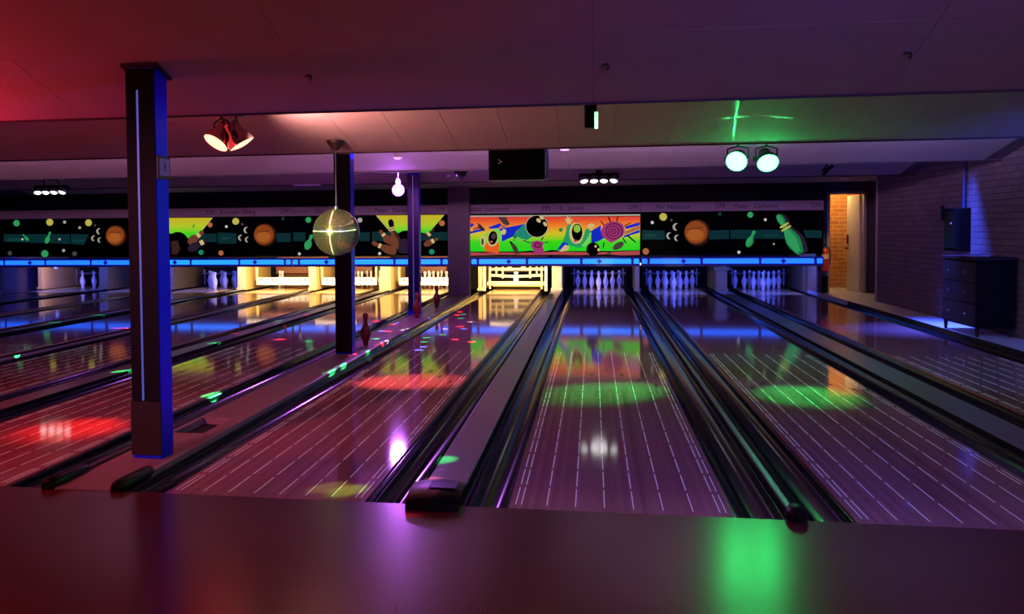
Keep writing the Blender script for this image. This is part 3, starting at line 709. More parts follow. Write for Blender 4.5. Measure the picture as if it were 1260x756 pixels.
for r, m_ in ((100, 'dmag'), (86, 'magenta'), (66, 'dmag'), (54, 'magenta'), (34, 'dmag'), (22, 'magenta'), (9, 'dmag')): sh.append((zD(ell(705+(.1*r), 328, r, r*.96)), A[m_]))
sh += [(zD(ell(470, 535, 78, 76)), A['black']), (zD(ell(500, 503, 13, 16)), A['cream']), (zD(ell(534, 542, 13, 18)), A['cream']),
       (zD(ell(762, 498, 72, 38, -32)), A['taupe']), (zD([(590, 460), (605, 462), (592, 525), (580, 520)]), A['black']), (zD([(620, 590), (670, 560), (690, 575), (640, 605)]), A['taupe']),
       (zD([(850, 375), (880, 372), (970, 455), (960, 462)]), A['black']), (zD([(805, 405), (820, 400), (858, 465), (845, 468)]), A['black'])]
prnt(sh, [c for c in units['E'].children if c.name.startswith('art_panel')][1])

def planet(cx, cy, r):
    s = [(ell(cx+.12*r, cy+.06*r, r*1.04, r*1.08, n=28), ink((40, 18, 14), .25)), (ell(cx, cy, r*.98, r*1.0, n=28), A['planet3']), (ell(cx-.05*r, cy+.0*r, r*.88, r*.88, n=28), A['planet']), (ell(cx-.10*r, cy+.20*r, r*.66, r*.46), A['planet2'])]
    s.append(([(cx-.75*r, cy-.26*r), (cx-.3*r, cy-.32*r), (cx+.3*r, cy-.36*r), (cx+.7*r, cy-.44*r), (cx+.3*r, cy-.29*r), (cx-.3*r, cy-.26*r)], A['planet3']))
    for dx, dy, rr in ((-1.85, -.42, .30), (-2.45, .28, .28), (-1.75, .45, .26)): s.append(crescent(cx+dx*r*.86, cy+dy*r, rr*r, A['pale']))
    return s
def streak(x0, x1, y, h): return [([(x0, y-h), (x1, y-h*.8), (x1, y+h), (x0, y+h)], A['teal']), ([(x0+3, y-h*.15), (x1-6, y-h*.1), (x1-14, y+h*.35), (x0+6, y+h*.3)], A['teal2'])]
def dots(L_): return [(ell(x, y, r, n=14), A[c]) for x, y, r, c in L_]
def panels(a): return [c for c in units[a].children if c.name.startswith('art_panel')]
# right pair
prnt(streak(790, 818, 289, 6)+planet(857, 286, 15.6)+[([(872, 284), (897, 283), (897, 294), (873, 295)], A['teal'])]+dots([(816, 267, 4.8, 'yellow'), (826, 271, 1.7, 'grey'), (802.5, 274, 2, 'white'), (885.5, 263.5, 2.2, 'teal2'), (794.5, 309.5, 4, 'orange')]), panels('C')[0])
PB = pinpoly(957, 264, 985, 312, 18)
prnt([([(899, 283), (964, 283), (968, 294), (899, 294)], A['teal']), ([(938, 288.5), (960, 289), (956, 291), (940, 290.5)], A['teal2']), ([(988, 283), (1011, 284), (1011, 293), (992, 293)], A['teal']),
      (pinpoly(962, 265, 991, 311, 17), A['purple']), (PB, A['dgreen']), (pinpoly(956.5, 265, 982, 310, 12), A['green']), (collar(957, 264, 985, 312, 12, .26, .30), A['yellow']), (collar(957, 264, 985, 312, 13, .34, .38), A['yellow']),
      (pinpoly(928.5, 284, 919.5, 304, 9.5), A['dgreen']), (pinpoly(928, 284, 919, 303, 6.5), A['green'])]
     + dots([(923, 264.5, 3.7, 'green'), (941.5, 270.5, 1.8, 'white'), (909, 310.5, 2, 'white'), (952, 300.5, 1.2, 'pale')]), panels('C')[1])
# pair with mirror ball and far pillar
prnt(dots([(379.5, 270.8, 3.6, 'green'), (368.5, 312.5, 1.8, 'white'), (443, 271, 3, 'pale')])+[([(361, 286), (376, 286), (376, 297), (361, 297)], A['teal']), (pinpoly(384, 289, 377, 307, 9), A['green']), ([(400, 285), (455, 286), (455, 297), (400, 297)], A['teal'])], panels('G')[0])
def z4(pts): return [(440+x/8.4, 240+y/8.4) for x, y in pts]
prnt([(z4([(150, 380), (960, 385), (960, 470), (150, 480)]), A['teal']), (z4([(200, 212), (900, 206), (730, 400), (560, 372), (430, 395), (350, 380)]), M_blast), (z4([(340, 375), (200, 212), (192, 214), (335, 382)]), A['cream']),
      (z4(ell(500, 485, 115, 118)), A['black']), (z4(ell(480, 530, 80, 78)), A['purple']), (z4(ell(525, 505, 12, 18)), A['black']), (z4(ell(535, 565, 12, 14)), A['black']),
      (z4(pinpoly(340, 252, 405, 570, 120)), A['dbrown']), (z4(pinpoly(345, 330, 398, 560, 88)), A['brown']), (z4(collar(340, 252, 405, 570, 54, .26, .30)), A['cream']), (z4(collar(340, 252, 405, 570, 54, .33, .37)), A['cream']), (z4(ell(343, 288, 24, 36)), A['black']),
      (z4(pinpoly(230, 365, 345, 500, 80)), A['brown']), (z4(collar(230, 365, 345, 500, 42, .28, .42)), A['cream']),
      (z4(pinpoly(150, 490, 400, 600, 90)), A['brown']), (z4(collar(150, 490, 400, 600, 48, .28, .38)), A['cream']),
      (z4(pinpoly(795, 350, 700, 440, 60)), A['dbrown']), (z4(collar(795, 350, 700, 440, 50, .5, .72)), A['cream']), (z4(pinpoly(835, 450, 690, 520, 66)), A['brown']), (z4(collar(835, 450, 690, 520, 46, .30, .48)), A['cream']),
      (z4(ell(875, 292, 30)), A['orange']), (z4(ell(770, 588, 28)), A['seagreen']), (z4(ell(232, 606, 16)), A['white'])], panels('G')[1])
# pair between near pillar and mirror ball
def z2(pts): return [(200+x/8.4, 240+y/8.4) for x, y in pts]
prnt([(z2([(360, 400), (560, 402), (560, 490), (360, 480)]), A['teal']), (z2([(-180, 240), (512, 236), (365, 412), (270, 448), (100, 400), (-60, 400)]), M_blast), (z2([(512, 236), (365, 412), (372, 416), (520, 236)]), A['cream']),
      (z2(ell(160, 500, 112, 118)), A['black']), (z2([(90, 480), (160, 470), (185, 560), (150, 620), (95, 610)]), A['dbrown']),
      (z2(pinpoly(425, 375, 270, 500, 90)), A['brown']), (z2(collar(425, 375, 270, 500, 50, .25, .42)), A['cream']), (z2(pinpoly(460, 465, 270, 570, 90)), A['purple']), (z2(collar(460, 465, 270, 570, 50, .18, .36)), A['cream']), (z2([(318, 320), (338, 285), (330, 330), (310, 345)]), A['dgreen']),
      (z2(ell(495, 310, 26)), A['orange']), (z2(ell(402, 594, 26)), A['seagreen'])], panels('I')[0])
prnt(streak(268, 291, 293, 7)+planet(325.5, 289, 13.5)+[([(340, 287), (358, 287), (358, 298), (341, 298)], A['teal'])]+dots([(290.5, 272.5, 4.3, 'yellow'), (298.5, 276, 1.6, 'grey'), (279, 279, 1.7, 'white'), (348.5, 269.3, 2, 'teal2'), (272.5, 311.5, 3.2, 'orange')]), panels('I')[1])
# far left pair
def z0(pts): return [(x/6.3, 220+y/6.3) for x, y in pts]
prnt([(z0([(30, 430), (540, 430), (545, 505), (30, 490)]), A['teal']), (z0([(60, 465), (200, 460), (200, 482), (60, 484)]), A['teal2']), (z0(pinpoly(178, 432, 222, 480, 24)), A['green']), (z0(pinpoly(392, 412, 358, 502, 36)), A['green'])]
     + [(z0(ell(x, y, r)), A[c]) for x, y, r, c in ((130, 345, 25, 'green'), (388, 338, 27, 'yellow'), (350, 582, 28, 'green'), (80, 578, 17, 'grey'), (504, 337, 12, 'pale'), (177, 470, 8, 'white'), (465, 470, 9, 'pale'), (497, 557, 12, 'pale'))], panels('K')[0])
prnt([(z0([(550, 430), (690, 432), (650, 515), (550, 505)]), A['teal']), (z0([(560, 475), (670, 472), (650, 490), (560, 488)]), A['teal2'])]+planet(142.5, 290, 12.5)
     + [(z0(ell(x, y, r)), A[c]) for x, y, r, c in ((690, 342, 26, 'yellow'), (740, 362, 9, 'grey'), (622, 380, 11, 'pale'), (583, 582, 19, 'grey'))], panels('K')[1])
# engraved names on the name boards
M_let = mat('lettering_dark', (46, 26, 46), .7)
for a, u, txt, sz in (('E', 600, 'Peter Lenmark', .135), ('E', 672, '295', .13), ('E', 704, 'E. Jansen', .12), ('E', 779, '299', .12), ('G', 484, 'Peter Persson', .13), ('G', 542, '279', .12), ('G', 430, '300', .12), ('I', 258, '279', .12), ('I', 292, 'Kenneth Öberg', .12),
                      ('I', 350, '290', .12), ('G', 382, 'Lennart Olsson', .12), ('C', 828, 'Per Hansson', .12), ('C', 886, '279', .12), ('C', 930, 'Peter Carlsson', .12), ('C', 1004, '279', .12)):
    p_ = at(u, 256.3, YF-.014)
    nb = [c for c in units[a].children if c.name.startswith('name_board')]
    nb = nb[0] if p_.x < units[a].location.x else nb[1]
    lettering(txt, sz, (p_.x, YF-.0135, 1.73), (math.pi/2, 0, 0), M_let, nb)

# ================================================================== LAMPS AND CEILING FITTINGS
def bayz(y):
    for yl, z, s, yh in ((1.40, ZL, .30, -1.95), (4.68, ZL, .18, 1.43), (7.95, ZL, .18, 4.71), (11.15, ZL, .18, 7.98)):
        if yh <= y <= yl: return z+s*(yl-y)
def can_lamp(name, label, c, aim, r, length, lens_m, body_m, mount, group=None, yoke=True):
    c = Vector(c); d = Vector(aim).normalized()
    t = thing(name, label, 'spotlight', c, group)
    make('can', MB().lathe([(r*.35, -length), (r*.55, -length*.96), (r*.62, -length*.55), (r*.95, -length*.28), (r, 0), (r*.95, .0), (r*.9, -.012)], c, d, 20), body_m, t, smooth=True)
    make('lens', MB().lathe([(.001, .014), (r*.5, .011), (r*.93, -.002), (r*.93, -.01), (.001, -.01)][::-1], c, d, 20), lens_m, t, smooth=True)
    if yoke:
        m = Vector(mount); a = d.cross(Vector((0, 0, 1))).normalized()*(r*.95); mid = c-d*length*.45
        mb = MB()
        mb.tube([mid+a, mid+a+Vector((0, 0, r*.9)), Vector((mid.x, mid.y, mid.z+r*1.15)), mid-a+Vector((0, 0, r*.9)), mid-a], .008)
        mb.cyl((mid.x, mid.y, mid.z+r*1.1), m, .012); make('yoke', mb, M_dark, t)
        make('clamp_knob', MB().cyl(mid+a*.9, mid+a*1.25, .022, n=10), M_dark, t)
    return t
M_chrome = mat('can_chrome', (190, 180, 180), .18, metal=1)
L_red = emat('lens_red', (1, .42, .26), 2.6); L_green = emat('lens_green', (.05, 1, .18), 17); L_white = emat('lens_white', (.95, 1, .95), 3)
# red pair of reflector lamps near the near pillar
t = can_lamp('reflector_lamp', 'chrome reflector lamp glowing red, left one of the pair right of the near pillar', (-3.18, 2.98, 2.07), (-.35, -.45, -.75), .115, .20, L_red, M_chrome, (-3.10, 3.05, 2.40), 'red reflector lamps')
light('beam', 'SPOT', (-3.20, 2.95, 2.03), (1, .03, .02), PW['red_pair']*26, t, (-3.62, 1.45, 0), 18, .9, .05)
light('spill', 'POINT', (-3.20, 2.90, 2.0), (1, .05, .04), PW['red_pair']*.14, t, radius=.3)
t = can_lamp('reflector_lamp', 'chrome reflector lamp glowing red, right one of the pair right of the near pillar', (-2.95, 2.98, 2.055), (.45, .10, -.8), .115, .20, L_red, M_chrome, (-3.02, 3.05, 2.40), 'red reflector lamps')
light('beam', 'SPOT', (-2.93, 3.0, 2.02), (1, .16, .15), PW['red_pair']*26, t, (-1.75, 3.75, 0), 24, .9, .05)
light('spill', 'SPOT', (-2.70, 2.95, 1.98), (1, .40, .36), PW['red_pair']*3.6, t, (-1.5, 3.8, 2.5), 140, .9, .06)
mp_ = make('lamp_bracket', MB().box(-3.16, -2.94, 3.02, 3.08, 2.28, 2.335).box(-3.07, -3.03, 3.03, 3.07, 2.33, 2.40), mat('bracket_grey', (150, 140, 150), .4, metal=.6), loc=(-3.05, 3.05, 2.30), bevel=.005)
tag(mp_, 'small grey metal bracket holding the pair of red lamps', 'bracket')
# green pair
for cx_, cz_, aim, lab, tg in ((1.243, 1.973, (-.30, -.9, -.42), 'bright green spotlight, left one of the hanging pair over the middle lanes', (0, 3.45, 0)), (1.535, 1.951, (.05, -.80, -.62), 'bright green spotlight, right one of the hanging pair, tilted down', (1.55, 3.5, 0))):
    t = can_lamp('green_spotlight', lab, (cx_, 5.2, cz_), aim, .105, .19, L_green, M_black, (cx_-.02, 5.30, 2.55), 'green spotlights')
    light('beam', 'SPOT', (cx_, 5.16, cz_-.02), (.02, 1, .12), PW['green_pair'], t, tg, 21, .95, .05)
    light('spill', 'POINT', (cx_, 5.05, cz_-.02), (.02, 1, .2), PW['green_spill'], t, radius=.08)
# green slit lamp under the second bay
c = Vector((-.13, 2.9, 2.19))
t = thing('strobe_lamp', 'small black box lamp with a bright green upright slit under the ceiling', 'lamp', c)
make('housing', MB().box(c.x-.055, c.x+.030, c.y, c.y+.12, c.z-.085, c.z+.10), M_black, t, bevel=.012)
make('side_wing', MB().box(c.x+.030, c.x+.038, c.y-.015, c.y+.12, c.z-.02, c.z+.10), M_black, t, bevel=.003)
make('light_slit', rounded_bar(c.x+.022, c.x+.046, c.y-.012, c.y+.02, c.z-.09, c.z+.035, c=.010), emat('slit_green', (.30, 1, .42), 5), t)
make('stem', MB().cyl((c.x-.01, c.y+.06, c.z+.10), (c.x-.01, c.y+.06, 2.425), .015, n=10), M_black, t)
# LED bars
def led_bar(c, w, n, label, bracket):
    t = thing('led_bar', label, 'stage light', c, 'white four-lamp bars')
    x, y, z = c
    make('bar', rounded_bar(x-w/2, x+w/2, y-.02, y+.07, z+.0, z+.085, c=.02), M_black, t)
    for i in range(n):
        cx_ = x-w/2+w*(i+.5)/n
        hd = make('lamp_head', MB().lathe([(.030, .05), (.052, .03), (.058, -.02), (.055, -.03)], (cx_, y-.03, z-.012), (.12*(i-1.5), .35, .93), 14), M_metal, t, smooth=True)
        make('lens', MB().lathe([(.001, -.052), (.035, -.048), (.058, -.030), (.058, -.024), (.001, -.024)], (cx_, y-.03, z-.012), (.12*(i-1.5), .35, .93), 14), L_white, hd, smooth=True)
    if bracket: make('bracket', MB().tube([(x-.14, y, z+.06), (x-.12, y, z+.19), (x+.12, y, z+.19), (x+.14, y, z+.06)], .012), M_black, t)
    else: make('bracket', MB().box(x-.05, x+.05, y, y+.04, z+.085, z+.13), M_black, t, bevel=.004)
    light('beam', 'SPOT', (x, y-.06, z-.08), (1, .95, 1), PW['led'], t, (x, y-3.5, -.4), 80, 1, .12)
    return t
led_bar((-.033, 10.4, 2.085), .60, 4, 'black bar of four white lamps hanging over the mural', False)
led_bar((-9.04, 10.3, 2.045), .60, 4, 'black bar of four white lamps hanging left of the near pillar', True)
# globe lamp
GP = at(490, 234, 8.85); GX, GY, GZ = GP.x, GP.y, GP.z
g = thing('globe_lamp', 'glowing white globe lamp hanging on a short cord beside the far blue pillar', 'lamp', (GX, GY, GZ))
make('globe', MB().ball((GX, GY, GZ), .088, 20, 14), emat('globe_glow', (.30, .10, 1), 9), g, smooth=True)
make('holder', MB().lathe([(.035, 0), (.04, .03), (.03, .07), (.018, .09)], (GX, GY, GZ+.085), n=14), M_white, g, smooth=True)
make('cord', MB().cyl((GX, GY, GZ+.16), (GX, GY, bayz(GY)), .008, n=8), M_white, g)
light('glow', 'POINT', (GX, GY-.16, GZ-.05), (.56, .14, 1), PW['bulb'], g, radius=.1)
# mirror ball
mbx = Vector((-2.503, 4.25, 1.323)); R_ = .222
t = thing('mirror_ball', 'large mirror ball hanging on a thin chain in front of the middle pillar', 'mirror ball', mbx)
mm = bpy.data.materials.new('mirror_tiles'); mm.use_nodes = True; nt = mm.node_tree; N = nt.nodes; L = nt.links
b = N['Principled BSDF']; b.inputs['Base Color'].default_value = (.34, .38, .20, 1); b.inputs['Metallic'].default_value = 1; b.inputs['Roughness'].default_value = .22
tc = N.new('ShaderNodeTexCoord'); nrm = N.new('ShaderNodeVectorMath'); nrm.operation = 'NORMALIZE'; L.new(tc.outputs['Object'], nrm.inputs[0])
tg = N.new('ShaderNodeTangent'); tg.direction_type = 'RADIAL'; tg.axis = 'Z'
prev = None
for rot in (0, .25):
    an = N.new('ShaderNodeBsdfAnisotropic'); an.inputs['Color'].default_value = (.85, .88, .62, 1); an.inputs['Roughness'].default_value = .42; an.inputs['Anisotropy'].default_value = .985; an.inputs['Rotation'].default_value = rot
    L.new(tg.outputs[0], an.inputs['Tangent']); L.new(nrm.outputs[0], an.inputs['Normal'])
    if prev is None: prev = an.outputs[0]
    else:
        mxs = N.new('ShaderNodeMixShader'); L.new(prev, mxs.inputs[1]); L.new(an.outputs[0], mxs.inputs[2]); prev = mxs.outputs[0]
mx3 = N.new('ShaderNodeMixShader'); mx3.inputs[0].default_value = .55; L.new(b.outputs[0], mx3.inputs[1]); L.new(prev, mx3.inputs[2])
df = N.new('ShaderNodeBsdfDiffuse'); df.inputs[0].default_value = (.36, .36, .2, 1)
mx4 = N.new('ShaderNodeMixShader'); mx4.inputs[0].default_value = .14; L.new(mx3.outputs[0], mx4.inputs[1]); L.new(df.outputs[0], mx4.inputs[2])
L.new(mx4.outputs[0], N['Material Output'].inputs[0])
tiles = MB(); rows = 34
for i in range(rows):                               # small square mirror tiles in rings, each a flat facet
    a0 = math.pi*i/rows; a1 = math.pi*(i+1)/rows; n_ = max(5, int(round(2*rows*math.sin((a0+a1)/2))))
    g_ = .05*(a1-a0)
    for j in range(n_):
        t0 = 2*math.pi*j/n_; t1 = 2*math.pi*(j+1)/n_; q = .05*(t1-t0)
        P_ = lambda a, t_: (mbx.x+R_*math.sin(a)*math.cos(t_), mbx.y+R_*math.sin(a)*math.sin(t_), mbx.z+R_*math.cos(a))
        tiles.add([P_(a0+g_, t0+q), P_(a1-g_, t0+q), P_(a1-g_, t1-q), P_(a0+g_, t1-q)], [(0, 1, 2, 3)])
core = make('core', MB().ball(mbx, R_*.985, 32, 20), mat('ball_core', (40, 38, 36), .5), t, smooth=True)
mt = make('mirror_tiles', tiles, mm, t); mt['kind'] = 'stuff'
make('chain', MB().cyl(mbx+Vector((0, 0, R_)), (mbx.x, mbx.y, 2.09), .006, n=8), M_metal, t)
make('cap_ring', MB().lathe([(.02, R_-.01), (.022, R_+.02), (.008, R_+.03)], mbx, n=12), M_metal, t, smooth=True)
mo = thing('ball_motor', 'dark bell-shaped motor housing on the ceiling above the mirror ball', 'motor', (mbx.x, mbx.y, 2.18))
make('housing', MB().lathe([(.02, -.085), (.035, -.08), (.05, -.05), (.072, -.02), (.082, -.002), (.082, .012)], (mbx.x, mbx.y, 2.175), n=20), mat('motor_dark', (40, 24, 26), .5), mo, smooth=True)
# loudspeaker under the third bay
sp_ = thing('loudspeaker', 'black box loudspeaker hanging under the ceiling above the mural', 'loudspeaker', (-.90, 5.6, 1.853))
make('cabinet', MB().box(-1.205, -.625, 5.60, 5.95, 1.853, 2.20), M_black, sp_, bevel=.012)
make('grille', MB().box(-1.195, -.640, 5.585, 5.60, 1.865, 2.19), mat('speaker_grille', (5, 5, 6), .9, spec=.05), sp_, bevel=.006)
make('badge', MB().prism([(-1.10, 2.02), (-1.055, 2.045), (-1.10, 2.075), (-1.10, 2.066), (-1.072, 2.046), (-1.10, 2.030)], 5.580, 5.585), mat('badge_silver', (150, 150, 150), .4), sp_)
make('blue_lit_side', MB().box(-.625, -.585, 5.62, 5.93, 1.865, 2.19), mat('speaker_lit_side', (40, 50, 150), .35), sp_, bevel=.02)  # blue light on the black cabinet's side, put into this panel's colour
for x in (-1.1, -.7): make('bracket', MB().box(x-.02, x+.02, 5.75, 5.79, 2.20, 2.49), M_black, sp_, bevel=.003)
# small dark spotlight near the right wall
t = can_lamp('small_spotlight', 'small unlit black spotlight under the ceiling near the doorway', (2.80, 8.75, 2.03), (-.8, -.35, -.5), .045, .19, mat('lens_dark', (20, 20, 26), .1), M_black, (2.88, 8.80, 2.52), None)
# ceiling hooks and discs
for x, lab in ((-1.76, 'left one of three small dark ceiling hooks'), (-.05, 'middle one of three small dark ceiling hooks'), (1.51, 'right one of three small dark ceiling hooks')):
    z = bayz(.9); h = MB().tube([(x-.022, .90, z-.003), (x+.012, .90, z-.004), (x+.016, .90, z-.022), (x+.004, .90, z-.03)], .0055, 8)
    h.box(x-.014, x+.014, .89, .91, z-.004, z+.004); tag(make('ceiling_hook', h, M_dark, loc=(x, .9, z)), lab+' above the near lanes', 'hook', 'ceiling hooks')
for x, y, r, lab in ((-2.50, 7.22, .055, 'small white ceiling disc above the globe lamp'), (-.45, 7.02, .055, 'small white ceiling disc right of the loudspeaker'), (-2.38, 10.66, .03, 'small white ceiling disc just right of the far blue pillar')):
    z = bayz(y); tag(make('ceiling_disc', MB().lathe([(r*.5, -.022), (r*.9, -.016), (r, -.004), (r, .004)], (x, y, z-.002), n=18), mat('disc_white', (235, 230, 240), .5), loc=(x, y, z), smooth=True), lab, 'ceiling fitting', 'white ceiling discs')
z = bayz(11.1)
tag(make('slim_fitting', rounded_bar(-5.06, -4.60, 11.04, 11.12, z-.028, z-.002, c=.008), mat('fitting_grey', (190, 186, 196), .5), loc=(-4.83, 11.08, z-.028)), 'slim grey batten fitting at the ceiling edge left of the middle pillar', 'ceiling fitting')

# unseen lamps: washes and black lights added for their colour, and an assumed pin spot
t = can_lamp('added_wash_lamp', 'red wash lamp assumed on the ceiling above the left lanes outside the view', (-4.9, .70, 1.98), (.3, -.3, -.6), .12, .2, L_red, M_chrome, (-4.88, .75, 2.29), 'added wash lamps')  # assumed lamp, added out of view to redden the left ceiling
light('glow', 'POINT', (-4.85, .75, 1.78), (1, .03, .07), PW['red_left'], t, radius=.12)
t = can_lamp('added_wash_lamp', 'red wash lamp added on the ceiling behind the viewer at the left', (-4.6, -4.2, 2.75), (.3, .3, -.7), .12, .2, L_red, M_chrome, (-4.6, -4.25, 3.11), 'added wash lamps')  # added to redden the approach and the near lanes
light('glow', 'POINT', (-4.55, -4.1, 2.60), (1, .07, .08), PW['red_back'], t, radius=.15)
light('beam', 'SPOT', (-4.5, -4.0, 2.6), (1, .24, .46), 900, t, (-1.8, 2.9, 0), 28, 1, .1)
t = can_lamp('added_wash_lamp', 'magenta wash lamp added on the ceiling behind the viewer at the right', (2.2, -4.8, 2.75), (-.2, .5, -.7), .12, .2, emat('lens_magenta', (1, .3, .8), 6), M_chrome, (2.2, -4.85, 3.11), 'added wash lamps')  # added to lift the near ceiling and lanes with pink
light('glow', 'POINT', (2.2, -4.7, 2.60), (.92, .42, .40), PW['mag_back'], t, radius=.15)
for x, lab, c_, f_ in ((-9.2, 'leftmost lilac wash lamp added behind the second ceiling edge', (.80, .34, .62), .8), (-5.6, 'lilac wash lamp added behind the second ceiling edge left of the mirror ball', (.80, .36, .70), .8), (-2.2, 'lilac wash lamp added behind the second ceiling edge left of the loudspeaker', (.80, .38, .90), 1),
                       (.6, 'lilac wash lamp added behind the second ceiling edge right of the loudspeaker', (.72, .40, .85), .9), (3.2, 'rightmost lilac wash lamp added behind the second ceiling edge', (.36, .34, 1), .4)):
    t = can_lamp('added_wash_lamp', lab, (x, 5.02, 2.31), (.0, .9, -.3), .06, .12, emat('lens_lilac', (.8, .5, 1), 4), M_black, (x, 4.98, 2.60), 'added lilac wash lamps')  # added out of sight to tint the bays behind the edge lilac
    light('glow', 'SPOT', (x, 5.16, 2.215), c_, PW['lilac']*f_, t, (x, 9.2, 2.62), 150, .4, .05, scale=(1, .12, 1))
def uv_tube(x, y0, y1, z, label, power, to, spread=90):
    t = thing('added_uv_tube', label, 'lamp', (x, (y0+y1)/2, z), 'added black light tubes')
    make('housing', MB().box(x-.05, x+.05, y0, y1, z+.02, z+.07), M_dark, t, bevel=.006)
    for y in (y0+.15, y1-.15): make('hanger', MB().cyl((x, y, z+.07), (x, y, bayz(y) if y > -1.9 else 3.12), .008, n=8), M_dark, t)
    make('tube', MB().cyl((x, y0+.03, z), (x, y1-.03, z), .016, n=12), emat('tube_blacklight', (.06, .10, 1), 1.5), t, smooth=True)
    light('glow', 'AREA', (x, (y0+y1)/2, z-.03), (.05, .10, 1), power, t, to, size=(.1, y1-y0)).data.spread = math.radians(spread)
uv_tube(4.42, 1.55, 2.75, 2.25, 'black light tube assumed under the ceiling at the right wall outside the view', PW['uv_right'], (4.30, 9.5, 0))  # assumed lamp, added out of view for the blue light at the right
uv_tube(3.95, 8.10, 9.10, 2.33, 'black light tube added behind the third ceiling edge to light the right ledge', PW['uv_ledge'], (4.25, 8.75, 0), 58)  # added out of sight to turn the right ledge blue
uv_tube(1.5, -3.0, -1.9, 2.95, 'unseen black light tube added under the ceiling right above the viewer', PW['uv_back'], (.5, 2.5, 0))  # added to bring blue onto the near lanes
t = can_lamp('added_uv_flood', 'black light flood added on the right wall outside the view to light the pillars', (4.35, -.6, 1.50), (-.95, .3, -.05), .10, .18, emat('lens_blacklight', (.06, .10, 1), 5), M_black, (WALLR, -.70, 1.60))  # added to light the right faces of the pillars blue
light('beam', 'SPOT', (4.25, -.57, 1.49), (.02, .08, 1), PW['uv_side'], t, (-2.7, 2.0, 1.20), 62, .5, .06, scale=(1, .30, 1))
t = thing('assumed_door_downlight', 'small warm downlight assumed on the ceiling in front of the doorway', 'lamp', (4.40, 14.2, 2.18))  # assumed from the warm light here, aimed at the fire extinguisher
make('ring', MB().lathe([(.05, -.03), (.07, -.025), (.07, .0), (.05, .0)], (4.40, 14.2, 2.215), n=18), M_white, t, smooth=True)
make('lens', MB().lathe([(.001, -.022), (.048, -.02), (.048, -.008), (.001, -.008)], (4.40, 14.2, 2.215), n=18), emat('downlight_warm', (1, .62, .3), 5), t, smooth=True)
light('glow', 'SPOT', (4.40, 14.2, 2.17), (1, .62, .30), 60, t, (4.26, 15.06, .75), 30, .8, .04)
t = can_lamp('assumed_pin_spot', 'assumed narrow pin spot aimed at the mirror ball from behind the viewer', (-5.1, -4.0, 2.0), Vector(mbx)-Vector((-5.1, -4.0, 2.0)), .06, .16, emat('lens_lime', (.8, 1, .4), 10), M_black, (-5.1, -4.05, 3.11))  # assumed from the bright cross on the mirror ball
light('beam', 'SPOT', (-5.05, -3.9, 1.99), (.80, 1, .42), PW['assumed_pin_spot'], t, mbx, 5.0, .3, .04)
# assumed passage lamp behind the doorway, out of sight, for the lit brick
t = thing('assumed_passage_lamp', 'warm lamp assumed on the passage ceiling behind the doorway', 'lamp', (4.62, 16.2, 2.2))
make('shade', MB().lathe([(.05, 0), (.12, -.05), (.13, -.10), (.125, -.10)], (4.62, 16.2, 2.4), n=18), M_white, t, smooth=True)
make('bulb', MB().ball((4.62, 16.2, 2.29), .05, 12, 8), emat('bulb_warm', (1, .6, .25), 10), t, smooth=True)
light('glow', 'POINT', (4.62, 16.2, 2.20), (1, .60, .24), 60, t, radius=.06)

# ================================================================== RIGHT WALL OBJECTS
# fire extinguisher by the doorway
ex = Vector((4.245, 15.06, .47))
t = thing('fire_extinguisher', 'red fire extinguisher hanging at the left side of the doorway', 'fire extinguisher', ex)
make('cylinder', MB().lathe([(.03, 0), (.062, .01), (.068, .03), (.068, .36), (.06, .40), (.03, .43), (.02, .45)], ex, n=18), mat('extinguisher_red', (214, 60, 44), .35), t, smooth=True)
make('label_band', MB().lathe([(.0685, .24), (.0692, .24), (.0692, .33), (.0685, .33)], ex, n=18), mat('extinguisher_label', (236, 214, 150), .6), t)
make('valve', MB().cyl(ex+Vector((0, 0, .45)), ex+Vector((0, 0, .50)), .016, n=10).box(ex.x-.05, ex.x+.03, ex.y-.012, ex.y+.012, ex.z+.49, ex.z+.515).box(ex.x-.05, ex.x+.02, ex.y-.010, ex.y+.010, ex.z+.525, ex.z+.54), M_dark, t)
make('hose', MB().tube([ex+Vector((.02, -.02, .47)), ex+Vector((.07, -.04, .43)), ex+Vector((.085, -.05, .30)), ex+Vector((.08, -.05, .12))], .011), M_dark, t)
make('wall_hook', MB().box(ex.x-.02, ex.x+.02, ex.y+.06, 15.2, ex.z+.30, ex.z+.36), M_dark, t)
bn = make('waste_bin', MB().lathe([(.055, 0), (.06, .01), (.068, .32), (.072, .33), (.064, .33), (.058, .03), (.001, .03)], (4.245, 15.06, .05), n=16), M_black, loc=(4.245, 15.06, .05), smooth=True)
tag(bn, 'small black bin standing under the fire extinguisher', 'bin')
# low cabinet on the ledge
cb = thing('side_cabinet', 'dark wooden cabinet on short legs standing on the ledge along the right wall', 'cabinet', (4.38, 8.0, .05))
M_cab = mat('cabinet_wood', (34, 24, 28), .6, var=.2, spec=.2); M_cab2 = mat('cabinet_dark', (7, 6, 8), .7, spec=.1)
make('body', MB().box(4.20, 4.60, 7.42, 8.52, .15, .93), M_cab2, cb, bevel=.012)
make('top_board', MB().box(4.175, 4.61, 7.39, 8.54, .93, .965), M_cab, cb, bevel=.008)
for i, (z0, z1) in enumerate(((.17, .42), (.43, .66), (.67, .91))):
    d_ = make('drawer', MB().box(4.182, 4.20, 7.45, 8.49, z0, z1), M_cab, cb, bevel=.006)
    for y in (7.7, 8.25): make('knob', MB().lathe([(.008, 0), (.008, .012), (.016, .02), (.012, .028)], (4.182, y, (z0+z1)/2), (-1, 0, 0), 10), M_metal, d_, smooth=True)
for x in (4.22, 4.57):
    for y in (7.46, 8.47): make('leg', MB().cyl((x, y, .05), (x, y, .16), .016, .024, n=10), M_cab, cb, smooth=True)
